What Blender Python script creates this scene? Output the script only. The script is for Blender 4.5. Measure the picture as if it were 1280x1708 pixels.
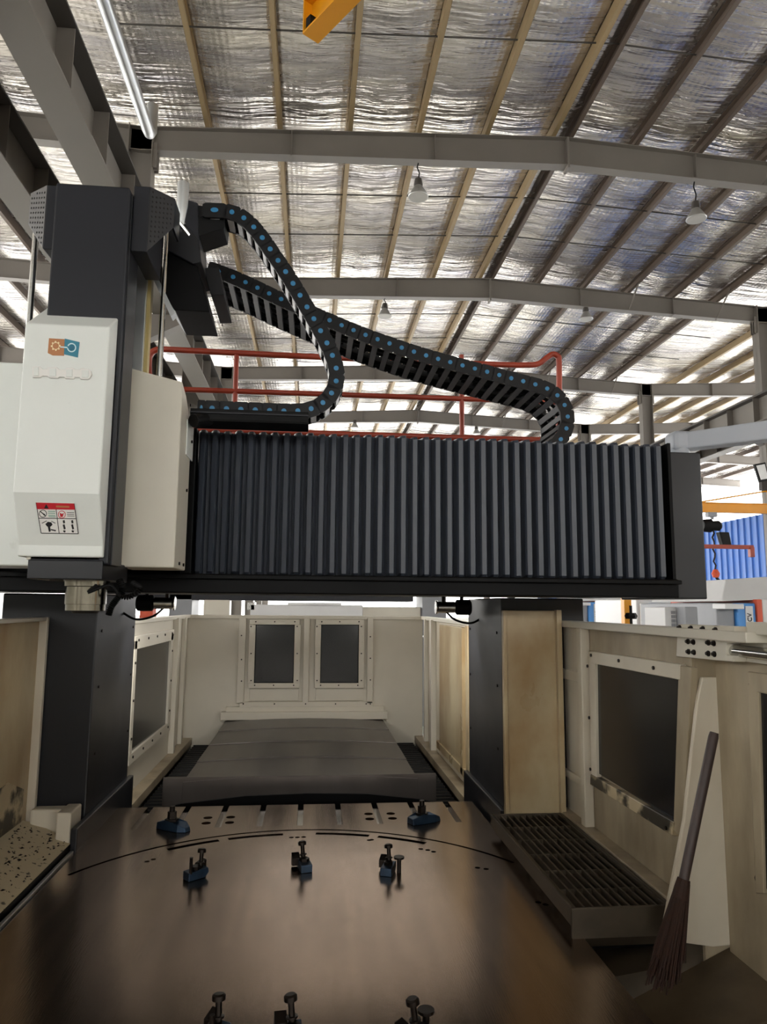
import bpy, bmesh, math, random
from mathutils import Vector, Matrix
random.seed(7)
for o in list(bpy.data.objects): bpy.data.objects.remove(o)
S = bpy.context.scene
COL = S.collection

# ------------------------------------------------------------------ camera
FPX = 1190.0
YAW, PIT, ROL = math.radians(5.70), math.radians(7.48), math.radians(0.475)
CAM = Vector((0, 0, 2.05))
_f = Vector((math.sin(YAW)*math.cos(PIT), math.cos(YAW)*math.cos(PIT), math.sin(PIT)))
_r0 = Vector((math.cos(YAW), -math.sin(YAW), 0)); _u0 = _r0.cross(_f)
_r = _r0*math.cos(ROL)+_u0*math.sin(ROL); _u = _u0*math.cos(ROL)-_r0*math.sin(ROL)
cd = bpy.data.cameras.new('camera'); co = bpy.data.objects.new('camera', cd); COL.objects.link(co)
cd.sensor_fit = 'VERTICAL'; cd.sensor_height = 36.0; cd.lens = 36.0*FPX/1708.0; cd.clip_start = 0.05; cd.clip_end = 300
M = Matrix(((_r.x, _u.x, -_f.x, CAM.x), (_r.y, _u.y, -_f.y, CAM.y), (_r.z, _u.z, -_f.z, CAM.z), (0, 0, 0, 1)))
co.matrix_world = M
S.camera = co

# ------------------------------------------------------------------ world, exposure
w = bpy.data.worlds.new('world'); S.world = w; w.use_nodes = True
bg = w.node_tree.nodes['Background']; bg.inputs[0].default_value = (1.0, 0.985, 0.95, 1); bg.inputs[1].default_value = 8.0
S.view_settings.view_transform = 'Standard'; S.view_settings.look = 'None'
S.view_settings.gamma = 1; S.view_settings.use_curve_mapping = False
S.view_settings.exposure = -0.05

# ------------------------------------------------------------------ helpers
def ray(x, y): return _f + _r*((x-640)/FPX) - _u*((y-854)/FPX)
def PY(x, y, Y): d = ray(x, y); return CAM + d*(Y/d.y)          # pixel -> point on the plane y = Y
def PX(x, y, X): d = ray(x, y); return CAM + d*(X/d.x)
def PZ(x, y, z): d = ray(x, y); return CAM + d*((z-CAM.z)/d.z)
def lin(h):
    h = h.lstrip('#'); c = [int(h[i:i+2], 16)/255 for i in (0, 2, 4)]
    return tuple(v/12.92 if v <= .04045 else ((v+.055)/1.055)**2.4 for v in c)+(1,)

class MB:
    def __init__(s): s.v = []; s.f = []
    def add(s, vs, fs):
        n = len(s.v); s.v += [tuple(v) for v in vs]; s.f += [tuple(i+n for i in f) for f in fs]; return s
    def box(s, x0, x1, y0, y1, z0, z1):
        if x0 > x1: x0, x1 = x1, x0
        if y0 > y1: y0, y1 = y1, y0
        if z0 > z1: z0, z1 = z1, z0
        return s.add([(x0,y0,z0),(x1,y0,z0),(x1,y1,z0),(x0,y1,z0),(x0,y0,z1),(x1,y0,z1),(x1,y1,z1),(x0,y1,z1)],
                     [(0,3,2,1),(4,5,6,7),(0,1,5,4),(1,2,6,5),(2,3,7,6),(3,0,4,7)])
    def loft(s, a, b, cap=True):
        n = len(a); fs = [(i, (i+1) % n, n+(i+1) % n, n+i) for i in range(n)]
        if cap: fs += [tuple(range(n))[::-1], tuple(range(n, 2*n))]
        return s.add(list(a)+list(b), fs)
    def prism(s, pts, d):                                        # planar polygon of 3-D points pushed by vector d
        d = Vector(d); return s.loft([Vector(p) for p in pts], [Vector(p)+d for p in pts])
    def yz(s, prof, x0, x1): return s.loft([(x0, y, z) for y, z in prof], [(x1, y, z) for y, z in prof])
    def xz(s, prof, y0, y1): return s.loft([(x, y0, z) for x, z in prof], [(x, y1, z) for x, z in prof])
    def xy(s, prof, z0, z1): return s.loft([(x, y, z0) for x, y in prof], [(x, y, z1) for x, y in prof])
    def rings(s, p0, p1, rs, n=16):                              # lathe along p0->p1; rs = [(t, r)]
        p0, p1 = Vector(p0), Vector(p1); ax = (p1-p0); L = ax.length; ax = ax/L
        e = ax.orthogonal().normalized(); g = ax.cross(e); vs = []; fs = []
        for t, r in rs:
            for k in range(n):
                a = 2*math.pi*k/n; vs.append(p0+ax*(t*L)+(e*math.cos(a)+g*math.sin(a))*r)
        for j in range(len(rs)-1):
            for k in range(n): fs.append((j*n+k, j*n+(k+1) % n, (j+1)*n+(k+1) % n, (j+1)*n+k))
        fs += [tuple(range(n))[::-1], tuple(range((len(rs)-1)*n, len(rs)*n))]
        return s.add(vs, fs)
    def cyl(s, p0, p1, r, n=16): return s.rings(p0, p1, [(0, r), (1, r)], n)
    def tube(s, pts, r, n=10):
        pts = [Vector(p) for p in pts]; vs = []; fs = []; up = None
        for i, p in enumerate(pts):
            t = (pts[min(i+1, len(pts)-1)]-pts[max(i-1, 0)]).normalized()
            if up is None: up = t.orthogonal().normalized()
            up = (up-t*up.dot(t)).normalized(); g = t.cross(up)
            for k in range(n):
                a = 2*math.pi*k/n; vs.append(p+(up*math.cos(a)+g*math.sin(a))*r)
        for j in range(len(pts)-1):
            for k in range(n): fs.append((j*n+k, j*n+(k+1) % n, (j+1)*n+(k+1) % n, (j+1)*n+k))
        fs += [tuple(range(n))[::-1], tuple(range((len(pts)-1)*n, len(pts)*n))]
        return s.add(vs, fs)
    def mesh(s, name, mat):
        me = bpy.data.meshes.new(name); me.from_pydata(s.v, [], s.f); me.update()
        bm = bmesh.new(); bm.from_mesh(me); bmesh.ops.recalc_face_normals(bm, faces=bm.faces); bm.to_mesh(me); bm.free()
        me.materials.append(mat); return me
    def build(s, name, mat, parent=None, bevel=0, smooth=False, loc=None, stuff=False, seg=2):
        if parent is not None and loc is None:
            L = parent.matrix_world.translation if parent.type == 'EMPTY' or True else 0
            L = wloc(parent); s.v = [(x-L.x, y-L.y, z-L.z) for x, y, z in s.v]
        elif loc is not None:
            pass
        me = s.mesh(name, mat)
        return put(name, me, parent, bevel, smooth, loc, stuff, seg)
def wloc(o):
    v = Vector(o.location)
    while o.parent: o = o.parent; v += Vector(o.location)
    return v
def put(name, me, parent=None, bevel=0, smooth=False, loc=None, stuff=False, seg=2):
    o = bpy.data.objects.new(name, me); COL.objects.link(o)
    if loc is not None: o.location = loc
    if parent: o.parent = parent
    if bevel:
        b = o.modifiers.new('bevel', 'BEVEL'); b.width = bevel; b.segments = seg; b.limit_method = 'ANGLE'; b.angle_limit = math.radians(40)
    if smooth:
        for p in me.polygons: p.use_smooth = True
        es = o.modifiers.new('es', 'EDGE_SPLIT'); es.split_angle = math.radians(40)
    if stuff: o['kind'] = 'stuff'
    return o
def tag(o, label=None, cat=None, group=None, kind=None):
    if label: o['label'] = label
    if cat: o['category'] = cat
    if group: o['group'] = group
    if kind: o['kind'] = kind
    return o
def thing(name, label, cat, loc=(0, 0, 0), group=None, kind=None, rz=0):
    o = bpy.data.objects.new(name, None); COL.objects.link(o); o.location = loc; o.rotation_euler[2] = rz
    o.empty_display_size = .1
    return tag(o, label, cat, group, kind)
def copy_tree(o, parent=None):
    c = o.copy(); COL.objects.link(c)
    if parent: c.parent = parent
    for ch in [x for x in bpy.data.objects if x.parent == o]: copy_tree(ch, c)
    return c
def catmull(pts, n=6):
    P = [Vector(p) for p in pts]; out = []
    for i in range(len(P)-1):
        a, b, c, d = P[max(i-1, 0)], P[i], P[i+1], P[min(i+2, len(P)-1)]
        for k in range(n):
            t = k/n; out.append(.5*((2*b)+(c-a)*t+(2*a-5*b+4*c-d)*t*t+(3*b-a-3*c+d)*t**3))
    return out+[P[-1]]

# ------------------------------------------------------------------ materials
MATS = {}
def mat(name, col, rough=.5, metal=0., var=.08, vscale=3., bump=0., bscale=60., stretch=(1, 1, 1), rvar=.1, col2=None, stain=None, emit=None, trans=0, spec=None, coord='Object'):
    m = bpy.data.materials.new(name); m.use_nodes = True; nt = m.node_tree; N = nt.nodes; L = nt.links
    b = N['Principled BSDF']; b.inputs['Metallic'].default_value = metal; b.inputs['Roughness'].default_value = rough
    if spec is not None: b.inputs['Specular IOR Level'].default_value = spec
    c = lin(col) if isinstance(col, str) else col
    tc = N.new('ShaderNodeNewGeometry') if coord == 'World' else N.new('ShaderNodeTexCoord')
    mp = N.new('ShaderNodeMapping'); mp.inputs['Scale'].default_value = stretch
    L.new(tc.outputs['Position' if coord == 'World' else 'Object'], mp.inputs['Vector'])
    nz = N.new('ShaderNodeTexNoise'); nz.inputs['Scale'].default_value = vscale; nz.inputs['Detail'].default_value = 5
    L.new(mp.outputs[0], nz.inputs['Vector'])
    rp = N.new('ShaderNodeValToRGB'); rp.color_ramp.elements[0].position = .3; rp.color_ramp.elements[1].position = .7
    c2 = lin(col2) if col2 else tuple(min(1, v*(1+var)) for v in c[:3])+(1,)
    c1 = c if col2 else tuple(v*(1-var) for v in c[:3])+(1,)
    rp.color_ramp.elements[0].color = c1; rp.color_ramp.elements[1].color = c2
    L.new(nz.outputs['Fac'], rp.inputs['Fac']); out = rp.outputs['Color']
    if stain:
        scol, sscale, lo, hi, sstr = stain[:5]
        mp2 = N.new('ShaderNodeMapping'); mp2.inputs['Scale'].default_value = sstr
        g = N.new('ShaderNodeNewGeometry'); L.new(g.outputs['Position'], mp2.inputs['Vector'])
        n2 = N.new('ShaderNodeTexNoise'); n2.inputs['Scale'].default_value = sscale; n2.inputs['Detail'].default_value = 5; n2.inputs['Roughness'].default_value = .55
        L.new(mp2.outputs[0], n2.inputs['Vector'])
        r2 = N.new('ShaderNodeValToRGB'); r2.color_ramp.elements[0].position = lo; r2.color_ramp.elements[1].position = hi
        r2.color_ramp.elements[0].color = (0, 0, 0, 1); a = stain[5] if len(stain) > 5 else 1; r2.color_ramp.elements[1].color = (a, a, a, 1)
        L.new(n2.outputs['Fac'], r2.inputs['Fac'])
        mx = N.new('ShaderNodeMix'); mx.data_type = 'RGBA'; L.new(r2.outputs['Color'], mx.inputs[0]); L.new(out, mx.inputs[6]); mx.inputs[7].default_value = lin(scol)
        out = mx.outputs[2]
    L.new(out, b.inputs['Base Color'])
    if rvar:
        mr = N.new('ShaderNodeMapRange'); mr.inputs[3].default_value = max(.03, rough-rvar); mr.inputs[4].default_value = min(1, rough+rvar)
        L.new(nz.outputs['Fac'], mr.inputs[0]); L.new(mr.outputs[0], b.inputs['Roughness'])
    if bump:
        n3 = N.new('ShaderNodeTexNoise'); n3.inputs['Scale'].default_value = bscale; n3.inputs['Detail'].default_value = 3
        L.new(mp.outputs[0], n3.inputs['Vector'])
        bp = N.new('ShaderNodeBump'); bp.inputs['Strength'].default_value = bump; bp.inputs['Distance'].default_value = .01
        L.new(n3.outputs['Fac'], bp.inputs['Height']); L.new(bp.outputs[0], b.inputs['Normal'])
    if emit: b.inputs['Emission Color'].default_value = lin(emit[0]); b.inputs['Emission Strength'].default_value = emit[1]
    if trans: b.inputs['Transmission Weight'].default_value = trans
    MATS[name] = m; return m

m_white = mat('cool_white_paint', '#dfe2de', .38, var=.03, stain=('#8f8a7a', 9, .68, .85, (1, 1, 1), .4))
m_cream = mat('cream_paint', '#cfc6b4', .42, var=.05, stain=('#8a6a3c', 1.6, .52, .85, (1.2, 1.2, .5), .55))
m_cream_clean = mat('cream_paint_clean', '#d3cdbf', .4, var=.04)
m_stain = mat('cream_paint_coolant_stained', '#c2b392', .3, var=.10, stain=('#8a6022', 1.7, .38, .68, (1.2, 1.2, .7), .75), stretch=(2, 2, 1), vscale=1.5)
m_chute = mat('cream_paint_with_chips', '#c2b497', .5, var=.08, stain=('#1d1812', 34, .62, .66, (1, 1, 1), .9))
m_stain_dark = mat('cream_paint_dirty_streaks', '#aea087', .4, var=.1, stain=('#4d3a22', 1.8, .40, .75, (2.0, 2.0, .7), .7), stretch=(3, 3, .8), vscale=3)
m_oily = mat('oily_shaded_sheet', '#5f513e', .5, var=.15, vscale=4, stain=('#2a2018', 3, .4, .75, (1, 1, 1), .8))  # oily dirt, darkened further for the shade around the apron
m_spatter = mat('cream_with_dark_spatter', '#bfae8e', .45, stain=('#17130f', 5.0, .44, .54, (1, 1, 1.2), .95))
m_black = mat('black_machine_paint', '#1f2026', .42, var=.06, spec=.3)
m_blackflat = mat('black_textured_paint', '#070708', .45, var=.1, spec=.12)
m_char = mat('charcoal_machine_paint', '#1e1f23', .36, var=.05, spec=.35)
m_bellow = mat('black_bellows_fabric', '#3c414b', .34, var=.12, vscale=6, stretch=(1, 1, .3), stain=('#6a6d70', 12, .66, .8, (2, 2, 1), .35))
m_rubber = mat('black_rubber', '#0a0a0b', .6, spec=.2)
m_chain = mat('black_nylon', '#0f0f12', .45, spec=.25)
m_bar = mat('grey_nylon', '#2b2b2f', .5, spec=.3)
m_barw = mat('white_label_film', '#d8d8d8', .5)
m_blue = mat('blue_cap', '#2878a8', .4)
m_steel = mat('bright_steel', '#c9c9c6', .2, 1., var=.05)
m_galv = mat('galvanised', '#b9bbbb', .35, .8, var=.08)
m_brass = mat('oily_steel', '#7d776a', .17, 1., var=.2, vscale=12, stain=('#2a2415', 10, .5, .75, (1, 1, .6), .8))
m_table = mat('machined_table_steel', '#a18e7e', .2, 1., var=.12, vscale=2.2, rvar=.05, stretch=(7, .6, 1), bump=.03, bscale=40, stain=('#6b5c4d', 1.5, .45, .8, (1.5, .7, 1), .6))
m_tblside = mat('table_cast_side', '#55504a', .5, .3, var=.15)
m_darksteel = mat('dark_cover_steel', '#5b5552', .34, .7, var=.1, vscale=2, stretch=(3, .7, 1), rvar=.08)
m_groove = mat('groove_dark', '#15120f', .6)
m_clamp = mat('clamp_blued_steel', '#2f4359', .38, .6, var=.25, vscale=20)
m_bolt = mat('dark_bolt', '#2a2522', .4, .8, var=.2, vscale=30)
m_grate = mat('grimy_shaded_grating', '#4b4236', .5, .3, var=.3, vscale=8)  # grime, with the shade of this low corner also put into the colour
m_glass = mat('smoked_window', '#141517', .2, 0, var=.02, rvar=.02)
m_rail = mat('red_pipe_paint', '#9c3a24', .4, var=.1, vscale=5)
m_beamgrey = mat('grey_steel_paint', '#77716a', .5, var=.06, vscale=1.5, coord='World')
m_beamdk = mat('dark_steel_primer', '#47433f', .55, var=.08, vscale=1.5, coord='World')
m_purl = mat('lit_primer_purlin', '#a08a66', .5, .2, var=.14, vscale=1.2, coord='World', stretch=(1, .5, 1))  # purlin primer as lit on one slope, light put into the colour
m_purld = mat('shaded_primer_purlin', '#66594f', .55, .2, var=.12, vscale=1.2, coord='World', stretch=(1, .5, 1))  # same purlin primer on the shadowed slope, shade put into the colour
m_yellow = mat('crane_yellow', '#e39a12', .4, var=.05)
m_bluewall = mat('blue_cladding', '#3f78d0', .45, var=.08, vscale=1)
m_bluecab = mat('blue_machine_paint', '#4b8fd6', .4)
m_cabwhite = mat('white_machine_paint', '#d9d9da', .4, var=.03)
m_cabgrey = mat('grey_machine_paint', '#8d8f94', .45)
m_orange = mat('red_orange_stripe', '#d2573a', .45)
m_armgrey = mat('light_grey_arm', '#aab0ba', .4, var=.04)
m_wood = mat('dark_wood_handle', '#3d2f2c', .5, var=.25, vscale=12, stretch=(6, 6, .6))
m_bristle = mat('palm_fibre', '#2e170b', .8, var=.35, vscale=40)
m_red = mat('label_red', '#c01828', .5, var=.02)
m_print = mat('label_black_print', '#1c1c1c', .6)
m_label = mat('label_white', '#e6e4e0', .5, var=.02)
m_pgreen = mat('label_green_print', '#5f9a86', .6)
m_logo_o = mat('logo_orange', '#b5794c', .5, var=.1)
m_logo_t = mat('logo_teal', '#2f7f96', .5, var=.1)
m_logo_w = mat('logo_pale', '#cfe9ee', .5)
m_logo_c = mat('logo_cream', '#f0dcae', .5)
m_floor = mat('grey_hall_floor', '#c9c9c4', .35, var=.1, vscale=.6, coord='World')
m_wallw = mat('pale_wall_cladding', '#d9dad6', .5, var=.04, coord='World')
m_lens = mat('frosted_lens', '#a9a69e', .4)
m_lampal = mat('spun_aluminium', '#c2c2bf', .35, .7)

# foil: aluminium film with a scrim grid and creases
def foil_mat():
    m = bpy.data.materials.new('quilted_roof_foil'); m.use_nodes = True; nt = m.node_tree; N = nt.nodes; L = nt.links
    b = N['Principled BSDF']; b.inputs['Metallic'].default_value = .92
    g = N.new('ShaderNodeNewGeometry')
    def noise(sc, scale, det=4, rough=.6):
        mp = N.new('ShaderNodeMapping'); mp.inputs['Scale'].default_value = sc; L.new(g.outputs['Position'], mp.inputs['Vector'])
        n = N.new('ShaderNodeTexNoise'); n.inputs['Scale'].default_value = scale; n.inputs['Detail'].default_value = det; n.inputs['Roughness'].default_value = rough
        L.new(mp.outputs[0], n.inputs['Vector']); return n.outputs['Fac']
    cn = noise((.35, 1.6, 1), 1.1)
    r = N.new('ShaderNodeValToRGB'); e = r.color_ramp.elements; e[0].position = .3; e[1].position = .72
    e[0].color = lin('#a7a3a6'); e[1].color = lin('#e6dfd2'); L.new(cn, r.inputs['Fac']); L.new(r.outputs[0], b.inputs['Base Color'])
    rn = noise((.5, 2, 1), 2)
    mr = N.new('ShaderNodeMapRange'); mr.inputs[3].default_value = .14; mr.inputs[4].default_value = .36; L.new(rn, mr.inputs[0]); L.new(mr.outputs[0], b.inputs['Roughness'])
    n1 = noise((.5, 5, 1), 1.3, 3)              # creases across the purlins
    n2 = noise((1, 1.6, 1), 9, 3)
    wx = N.new('ShaderNodeTexWave'); wx.bands_direction = 'X'; wx.inputs['Scale'].default_value = 3.3; L.new(g.outputs['Position'], wx.inputs['Vector'])
    wy = N.new('ShaderNodeTexWave'); wy.bands_direction = 'Y'; wy.inputs['Scale'].default_value = 3.3; L.new(g.outputs['Position'], wy.inputs['Vector'])
    def math_(op, a, bb):
        q = N.new('ShaderNodeMath'); q.operation = op
        for i, v in enumerate((a, bb)):
            if isinstance(v, (int, float)): q.inputs[i].default_value = v
            else: L.new(v, q.inputs[i])
        return q.outputs[0]
    h = math_('ADD', math_('MULTIPLY', n1, 1.0), math_('MULTIPLY', n2, .12))
    h = math_('ADD', h, math_('MULTIPLY', math_('ADD', wx.outputs['Fac'], wy.outputs['Fac']), .035))
    bp = N.new('ShaderNodeBump'); bp.inputs['Strength'].default_value = .55; bp.inputs['Distance'].default_value = .10
    L.new(h, bp.inputs['Height']); L.new(bp.outputs[0], b.inputs['Normal'])
    return m
m_foil = foil_mat()

# ------------------------------------------------------------------ hall shell
VALL, VALR, RIDGE = -3.0, 11.8, 4.4
def roof_z(x):
    d = abs(((x-RIDGE+7.4) % 14.8)-7.4)
    return 10.40-.052*d
FR = [-12.4, -6.4, -.4, 5.6, 11.5, 17.1, 23.8, 29.6, 35.6, 41.6, 47.6]
X0, X1, Y0, Y1 = -17.8, 26.6, -12.6, 48.0
tag(MB().box(X0-.5, X1+.5, Y0-.5, Y1+.5, -.2, 0).build('floor', m_floor), kind='structure')
ceil = thing('ceiling', None, None, (RIDGE, 14, 10.4), kind='structure')
# purlins: C section, open side turned away from the ridge on one slope and towards the camera on the other
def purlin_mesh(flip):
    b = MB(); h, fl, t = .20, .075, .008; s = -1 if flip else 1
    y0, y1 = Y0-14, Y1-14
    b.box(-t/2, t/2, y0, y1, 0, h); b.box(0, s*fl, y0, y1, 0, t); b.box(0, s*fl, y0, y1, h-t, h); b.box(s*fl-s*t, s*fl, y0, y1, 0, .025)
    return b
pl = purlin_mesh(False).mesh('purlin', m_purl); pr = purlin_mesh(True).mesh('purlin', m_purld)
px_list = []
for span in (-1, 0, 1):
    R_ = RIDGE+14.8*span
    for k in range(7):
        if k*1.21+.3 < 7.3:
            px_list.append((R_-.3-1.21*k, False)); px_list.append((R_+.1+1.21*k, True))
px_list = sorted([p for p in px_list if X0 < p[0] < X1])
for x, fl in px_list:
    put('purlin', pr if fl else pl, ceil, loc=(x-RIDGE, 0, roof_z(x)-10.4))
# foil blankets between the purlins, sagging and rippled
def foil_mesh(seed):
    rnd = random.Random(seed); nx, ny = 6, 72; V = []; Fc = []
    ph = [(rnd.uniform(4, 9), rnd.uniform(0, 6.28), rnd.uniform(.2, 1)) for _ in range(3)]
    ph += [(rnd.uniform(12, 30), rnd.uniform(0, 6.28), rnd.uniform(.1, .35)) for _ in range(3)]
    for j in range(ny+1):
        v = j/ny
        for i in range(nx+1):
            u = i/nx
            z = sum(a*math.sin(fq*v*6.28+p+.5*math.sin(u*4+p)) for fq, p, a in ph)*.008
            z -= .05*math.sin(math.pi*u)
            V.append((u-.5, v-.5, z*(.35+.65*math.sin(math.pi*u))))
    for j in range(ny):
        for i in range(nx): a = j*(nx+1)+i; Fc.append((a, a+nx+1, a+nx+2, a+1))
    b = MB(); b.add(V, Fc); return b
fms = [foil_mesh(s).mesh('foil_panel', m_foil) for s in range(5)]
for me in fms:
    for p in me.polygons: p.use_smooth = True
for yi in range(len(FR)-1):
    ya, yb = FR[yi], FR[yi+1]
    for i in range(len(px_list)-1):
        xa, xb = px_list[i][0], px_list[i+1][0]
        if xb-xa > 1.5: pass
        o = put('foil_panel', fms[(yi*7+i*3) % 5], ceil, loc=((xa+xb)/2-RIDGE, (ya+yb)/2-14, (roof_z(xa)+roof_z(xb))/2+.215-10.4))
        o.scale = (xb-xa, yb-ya, 1); o.rotation_euler[1] = -math.atan2(roof_z(xb)-roof_z(xa), xb-xa)
# opaque roof deck above the foil
b = MB()
for span in (-1, 0, 1):
    R_ = RIDGE+14.8*span
    for s in (-1, 1):
        xa, xb = R_, R_+s*7.4
        b.xz([(xa, 10.4+.3), (xb, 10.4-.385+.3), (xb, 10.4-.385+.34), (xa, 10.4+.34)], Y0-.3, Y1+.3)
b.build('roof_deck', m_beamdk, ceil)
# sag rods between purlins
for yi in range(len(FR)-1):
    for t in (.36, .64):
        y = FR[yi]+(FR[yi+1]-FR[yi])*t; b = MB()
        for xa, xb in ((VALL, RIDGE), (RIDGE, VALR)): b.cyl((xa, y, roof_z(xa)+.1), (xb, y, roof_z(xb)+.1), .014, 6)
        b.build('sag_rod', m_beamdk, ceil)
# rafters: I sections from column line to ridge
names = ['foremost', 'second', 'third', 'fourth', 'fifth']
ri = 0
for y in FR:
    for span in (-1, 0, 1):
        R_ = RIDGE+14.8*span
        if span and not (5 < y < 48): continue
        b = MB()
        for s in (-1, 1):
            xa, xb = R_, R_+s*7.4; za, zb = 10.4, 10.4-.385
            b.xz([(xa, za), (xb, zb), (xb, zb-.42), (xa, za-.52)], y-.006, y+.006)
            b.xz([(xa, za), (xb, zb), (xb, zb-.014), (xa, za-.014)], y-.1, y+.1)
            b.xz([(xa, za-.52), (xb, zb-.42), (xb, zb-.434), (xa, za-.534)], y-.1, y+.1)
            for d in (2.4, 4.9): b.xz([(xa+s*d-.006, za-.052*d-.01), (xa+s*d+.006, za-.052*d-.01), (xa+s*d+.006, za-.052*d-.48), (xa+s*d-.006, za-.052*d-.48)], y-.095, y+.095)
        b.box(R_-.02, R_+.02, y-.11, y+.11, 9.8, 10.38)
        o = b.build('roof_rafter', m_beamgrey); tag(o, kind='structure')
        if span == 0 and y > 5:
            for d, s in ((3.7, 1), (6.1, 1)):
                x = RIDGE+s*d; z = 10.4-.052*d
                MB().cyl((x, y-.02, z-.46), (x, y-.75, z+.08), .022, 6).build('fly_brace', m_beamgrey, o)
# H columns under the rafter ends
for y in FR:
    for x in (VALL, VALR):
        b = MB(); zt = roof_z(x)+.02
        for s in (-1, 1): b.box(x+s*.2, x+s*.186, y-.14, y+.14, 0, zt)
        b.box(x-.2, x+.2, y-.006, y+.006, 0, zt)
        o = b.build('steel_column', m_beamgrey); tag(o, kind='structure')
        MB().box(x-.3, x+.3, y-.2, y+.2, 0, .03).build('base_plate', m_beamgrey, o)
        for s in (-1, 1):
            if y < 10: continue
            b = MB().xz([(x+s*.2, 6.72), (x+s*.85, 6.72), (x+s*.85, 6.6), (x+s*.2, 6.25)], y-.1, y+.1); b.build('crane_bracket', m_beamgrey, o)
            bb = MB()
            for q in (-.09, .0, .09): bb.box(x+s*.2, x+s*.27, y+q-.008, y+q+.008, zt-.75, zt-.3)
            bb.build('gusset_plate', m_beamgrey, o)
# crane runway girders on the brackets
def girder(xc, face, label):
    t = thing('runway_girder', label, 'girder', (xc, 14, 6.72))
    z0 = 6.72
    MB().box(xc-.18, xc+.18, Y0, Y1, z0, z0+.02).build('bottom_flange', m_beamgrey, t)
    MB().box(xc-.006, xc+.006, Y0, Y1, z0+.02, z0+.66).build('web', m_beamgrey, t)
    MB().box(xc-.19, xc+.19, Y0, Y1, z0+.66, z0+.685).build('top_flange', m_beamdk, t)
    MB().box(xc-.035, xc+.035, Y0, Y1, z0+.685, z0+.78).build('crane_rail', m_beamdk, t)
    st = MB().box(-.17, .17, -.006, .006, .02, .66).mesh('stiffener', m_beamgrey)
    y = Y0+.5
    while y < Y1: put('stiffener', st, t, loc=(0, y-14, 0)); y += 1.15
girder(-2.48, 1, 'grey crane runway girder with web stiffeners, between spindle head and roof columns')
girder(-3.52, 1, 'crane runway girder of the next bay, behind the roof column line')
girder(11.28, -1, 'crane runway girder above the yellow jib crane')
girder(12.32, -1, 'crane runway girder beyond the column line above the blue wall')
tag(MB().tube([(-2.62, y, 9.2) for y in (-12, -4, 4, 10.3)]+[(-2.62, 10.42, 9.22), (-2.62, 10.5, 9.30), (-2.62, 10.52, 9.75)], .09, 14).build('drain_pipe', m_galv, smooth=True), 'pale round drain pipe running under the roof to the column', 'pipe')
# perimeter walls; unseen near stretches and their open bands are shaped for the light
tag(MB().box(X0-.2, X0, 8, Y1, 0, 3.2).box(X0-.2, X0, Y0, 8, 0, 5.5).box(X0-.2, X0, Y0, 8, 7.5, 10.2).build('wall_left', m_wallw), kind='structure')
tag(MB().box(X1, X1+.2, 8, Y1, 0, 3.2).box(X1, X1+.2, Y0, 8, 0, 5.5).box(X1, X1+.2, Y0, 8, 7.5, 10.2).build('wall_right', m_wallw), kind='structure')
tag(MB().box(X0, X1, Y1, Y1+.2, 0, 1.3).build('wall_far', m_wallw), kind='structure')
tag(MB().box(X0, X1, Y0-.2, Y0, 0, 4.0).box(X0, X1, Y0-.2, Y0, 5.8, 10.2).build('wall_near', m_wallw), kind='structure')
# blue corrugated partition along the column line
bw = thing('wall_partition', None, None, (12.15, 16.6, 0), kind='structure')
rib = MB().loft([(0, 0, 0), (0, .20, 0), (-.04, .225, 0), (-.04, .275, 0), (0, .30, 0), (.015, .30, 0), (.015, 0, 0)],
                [(0, 0, 4.6), (0, .20, 4.6), (-.04, .225, 4.6), (-.04, .275, 4.6), (0, .30, 4.6), (.015, .30, 4.6), (.015, 0, 4.6)]).mesh('cladding_sheet', m_bluewall)
for k in range(70): put('cladding_sheet', rib, bw, loc=(0, k*.3, 0))
# high-bay lamps
def lamp(p, drop, label):
    t = thing('high_bay_lamp', label, 'lamp', p, 'high bay lamps under the roof')
    x, y, z = p
    MB().rings((x, y, z), (x, y, z+.2), [(0, .175), (.04, .18), (.5, .13), (1, .07)], 24).build('reflector', m_lampal, t, smooth=True)
    MB().rings((x, y, z-.006), (x, y, z+.01), [(0, .16), (1, .16)], 24).build('lens', m_lens, t)
    MB().rings((x, y, z+.2), (x, y, z+.34), [(0, .075), (.3, .08), (1, .06)], 16).build('driver_housing', m_beamdk, t, smooth=True)
    MB().tube([(x, y, z+.33), (x+.02, y, z+.33+drop*.4), (x-.02, y, z+.33+drop*.75), (x, y, z+.33+drop)], .012, 6).build('suspension_cord', m_rubber, t)
for px, py, Y, lb in [(698, 329, 11.5, 'high bay lamp hung before the ridge from the rafter above the S-curved chain'), (1162, 366, 11.5, 'high bay lamp hung past the ridge from the rafter next to the yellow boom'),
                (642, 528, 17.1, 'high bay lamp on the second rafter seen between the crossing cable chains'), (978, 533, 17.1, 'high bay lamp on the second rafter above the upturned red railing end'),
                (592, 714, 29.6, 'tiny far high bay lamp between cable trough and long chain'), (795, 724, 29.6, 'tiny far high bay lamp seen under the long cable chain')]:
    p = PY(px, py, Y); lamp(tuple(p), 10.4-.052*abs(p.x-RIDGE)-.51-p.z-.33, lb)
# ------------------------------------------------------------------ machine: bed, table
TZ = .85; CX = -.035                      # table height and centre line of the machine
TX0, TX1, TYN, TYF = -1.11, 1.02, 1.55, 4.55
tag(MB().box(-1.08, 1.0, 1.2, 7.3, 0, .56).build('machine_bed', m_tblside), 'dark cast machine bed under the worktable', 'machine bed')
wt = thing('worktable', 'large dark machined steel worktable with T slots and a circular groove', 'worktable', (CX, 3, .56))
MB().box(TX0+.12, TX1-.12, TYN+.05, TYF-.02, .56, .735).build('table_body', m_tblside, wt)
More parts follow.
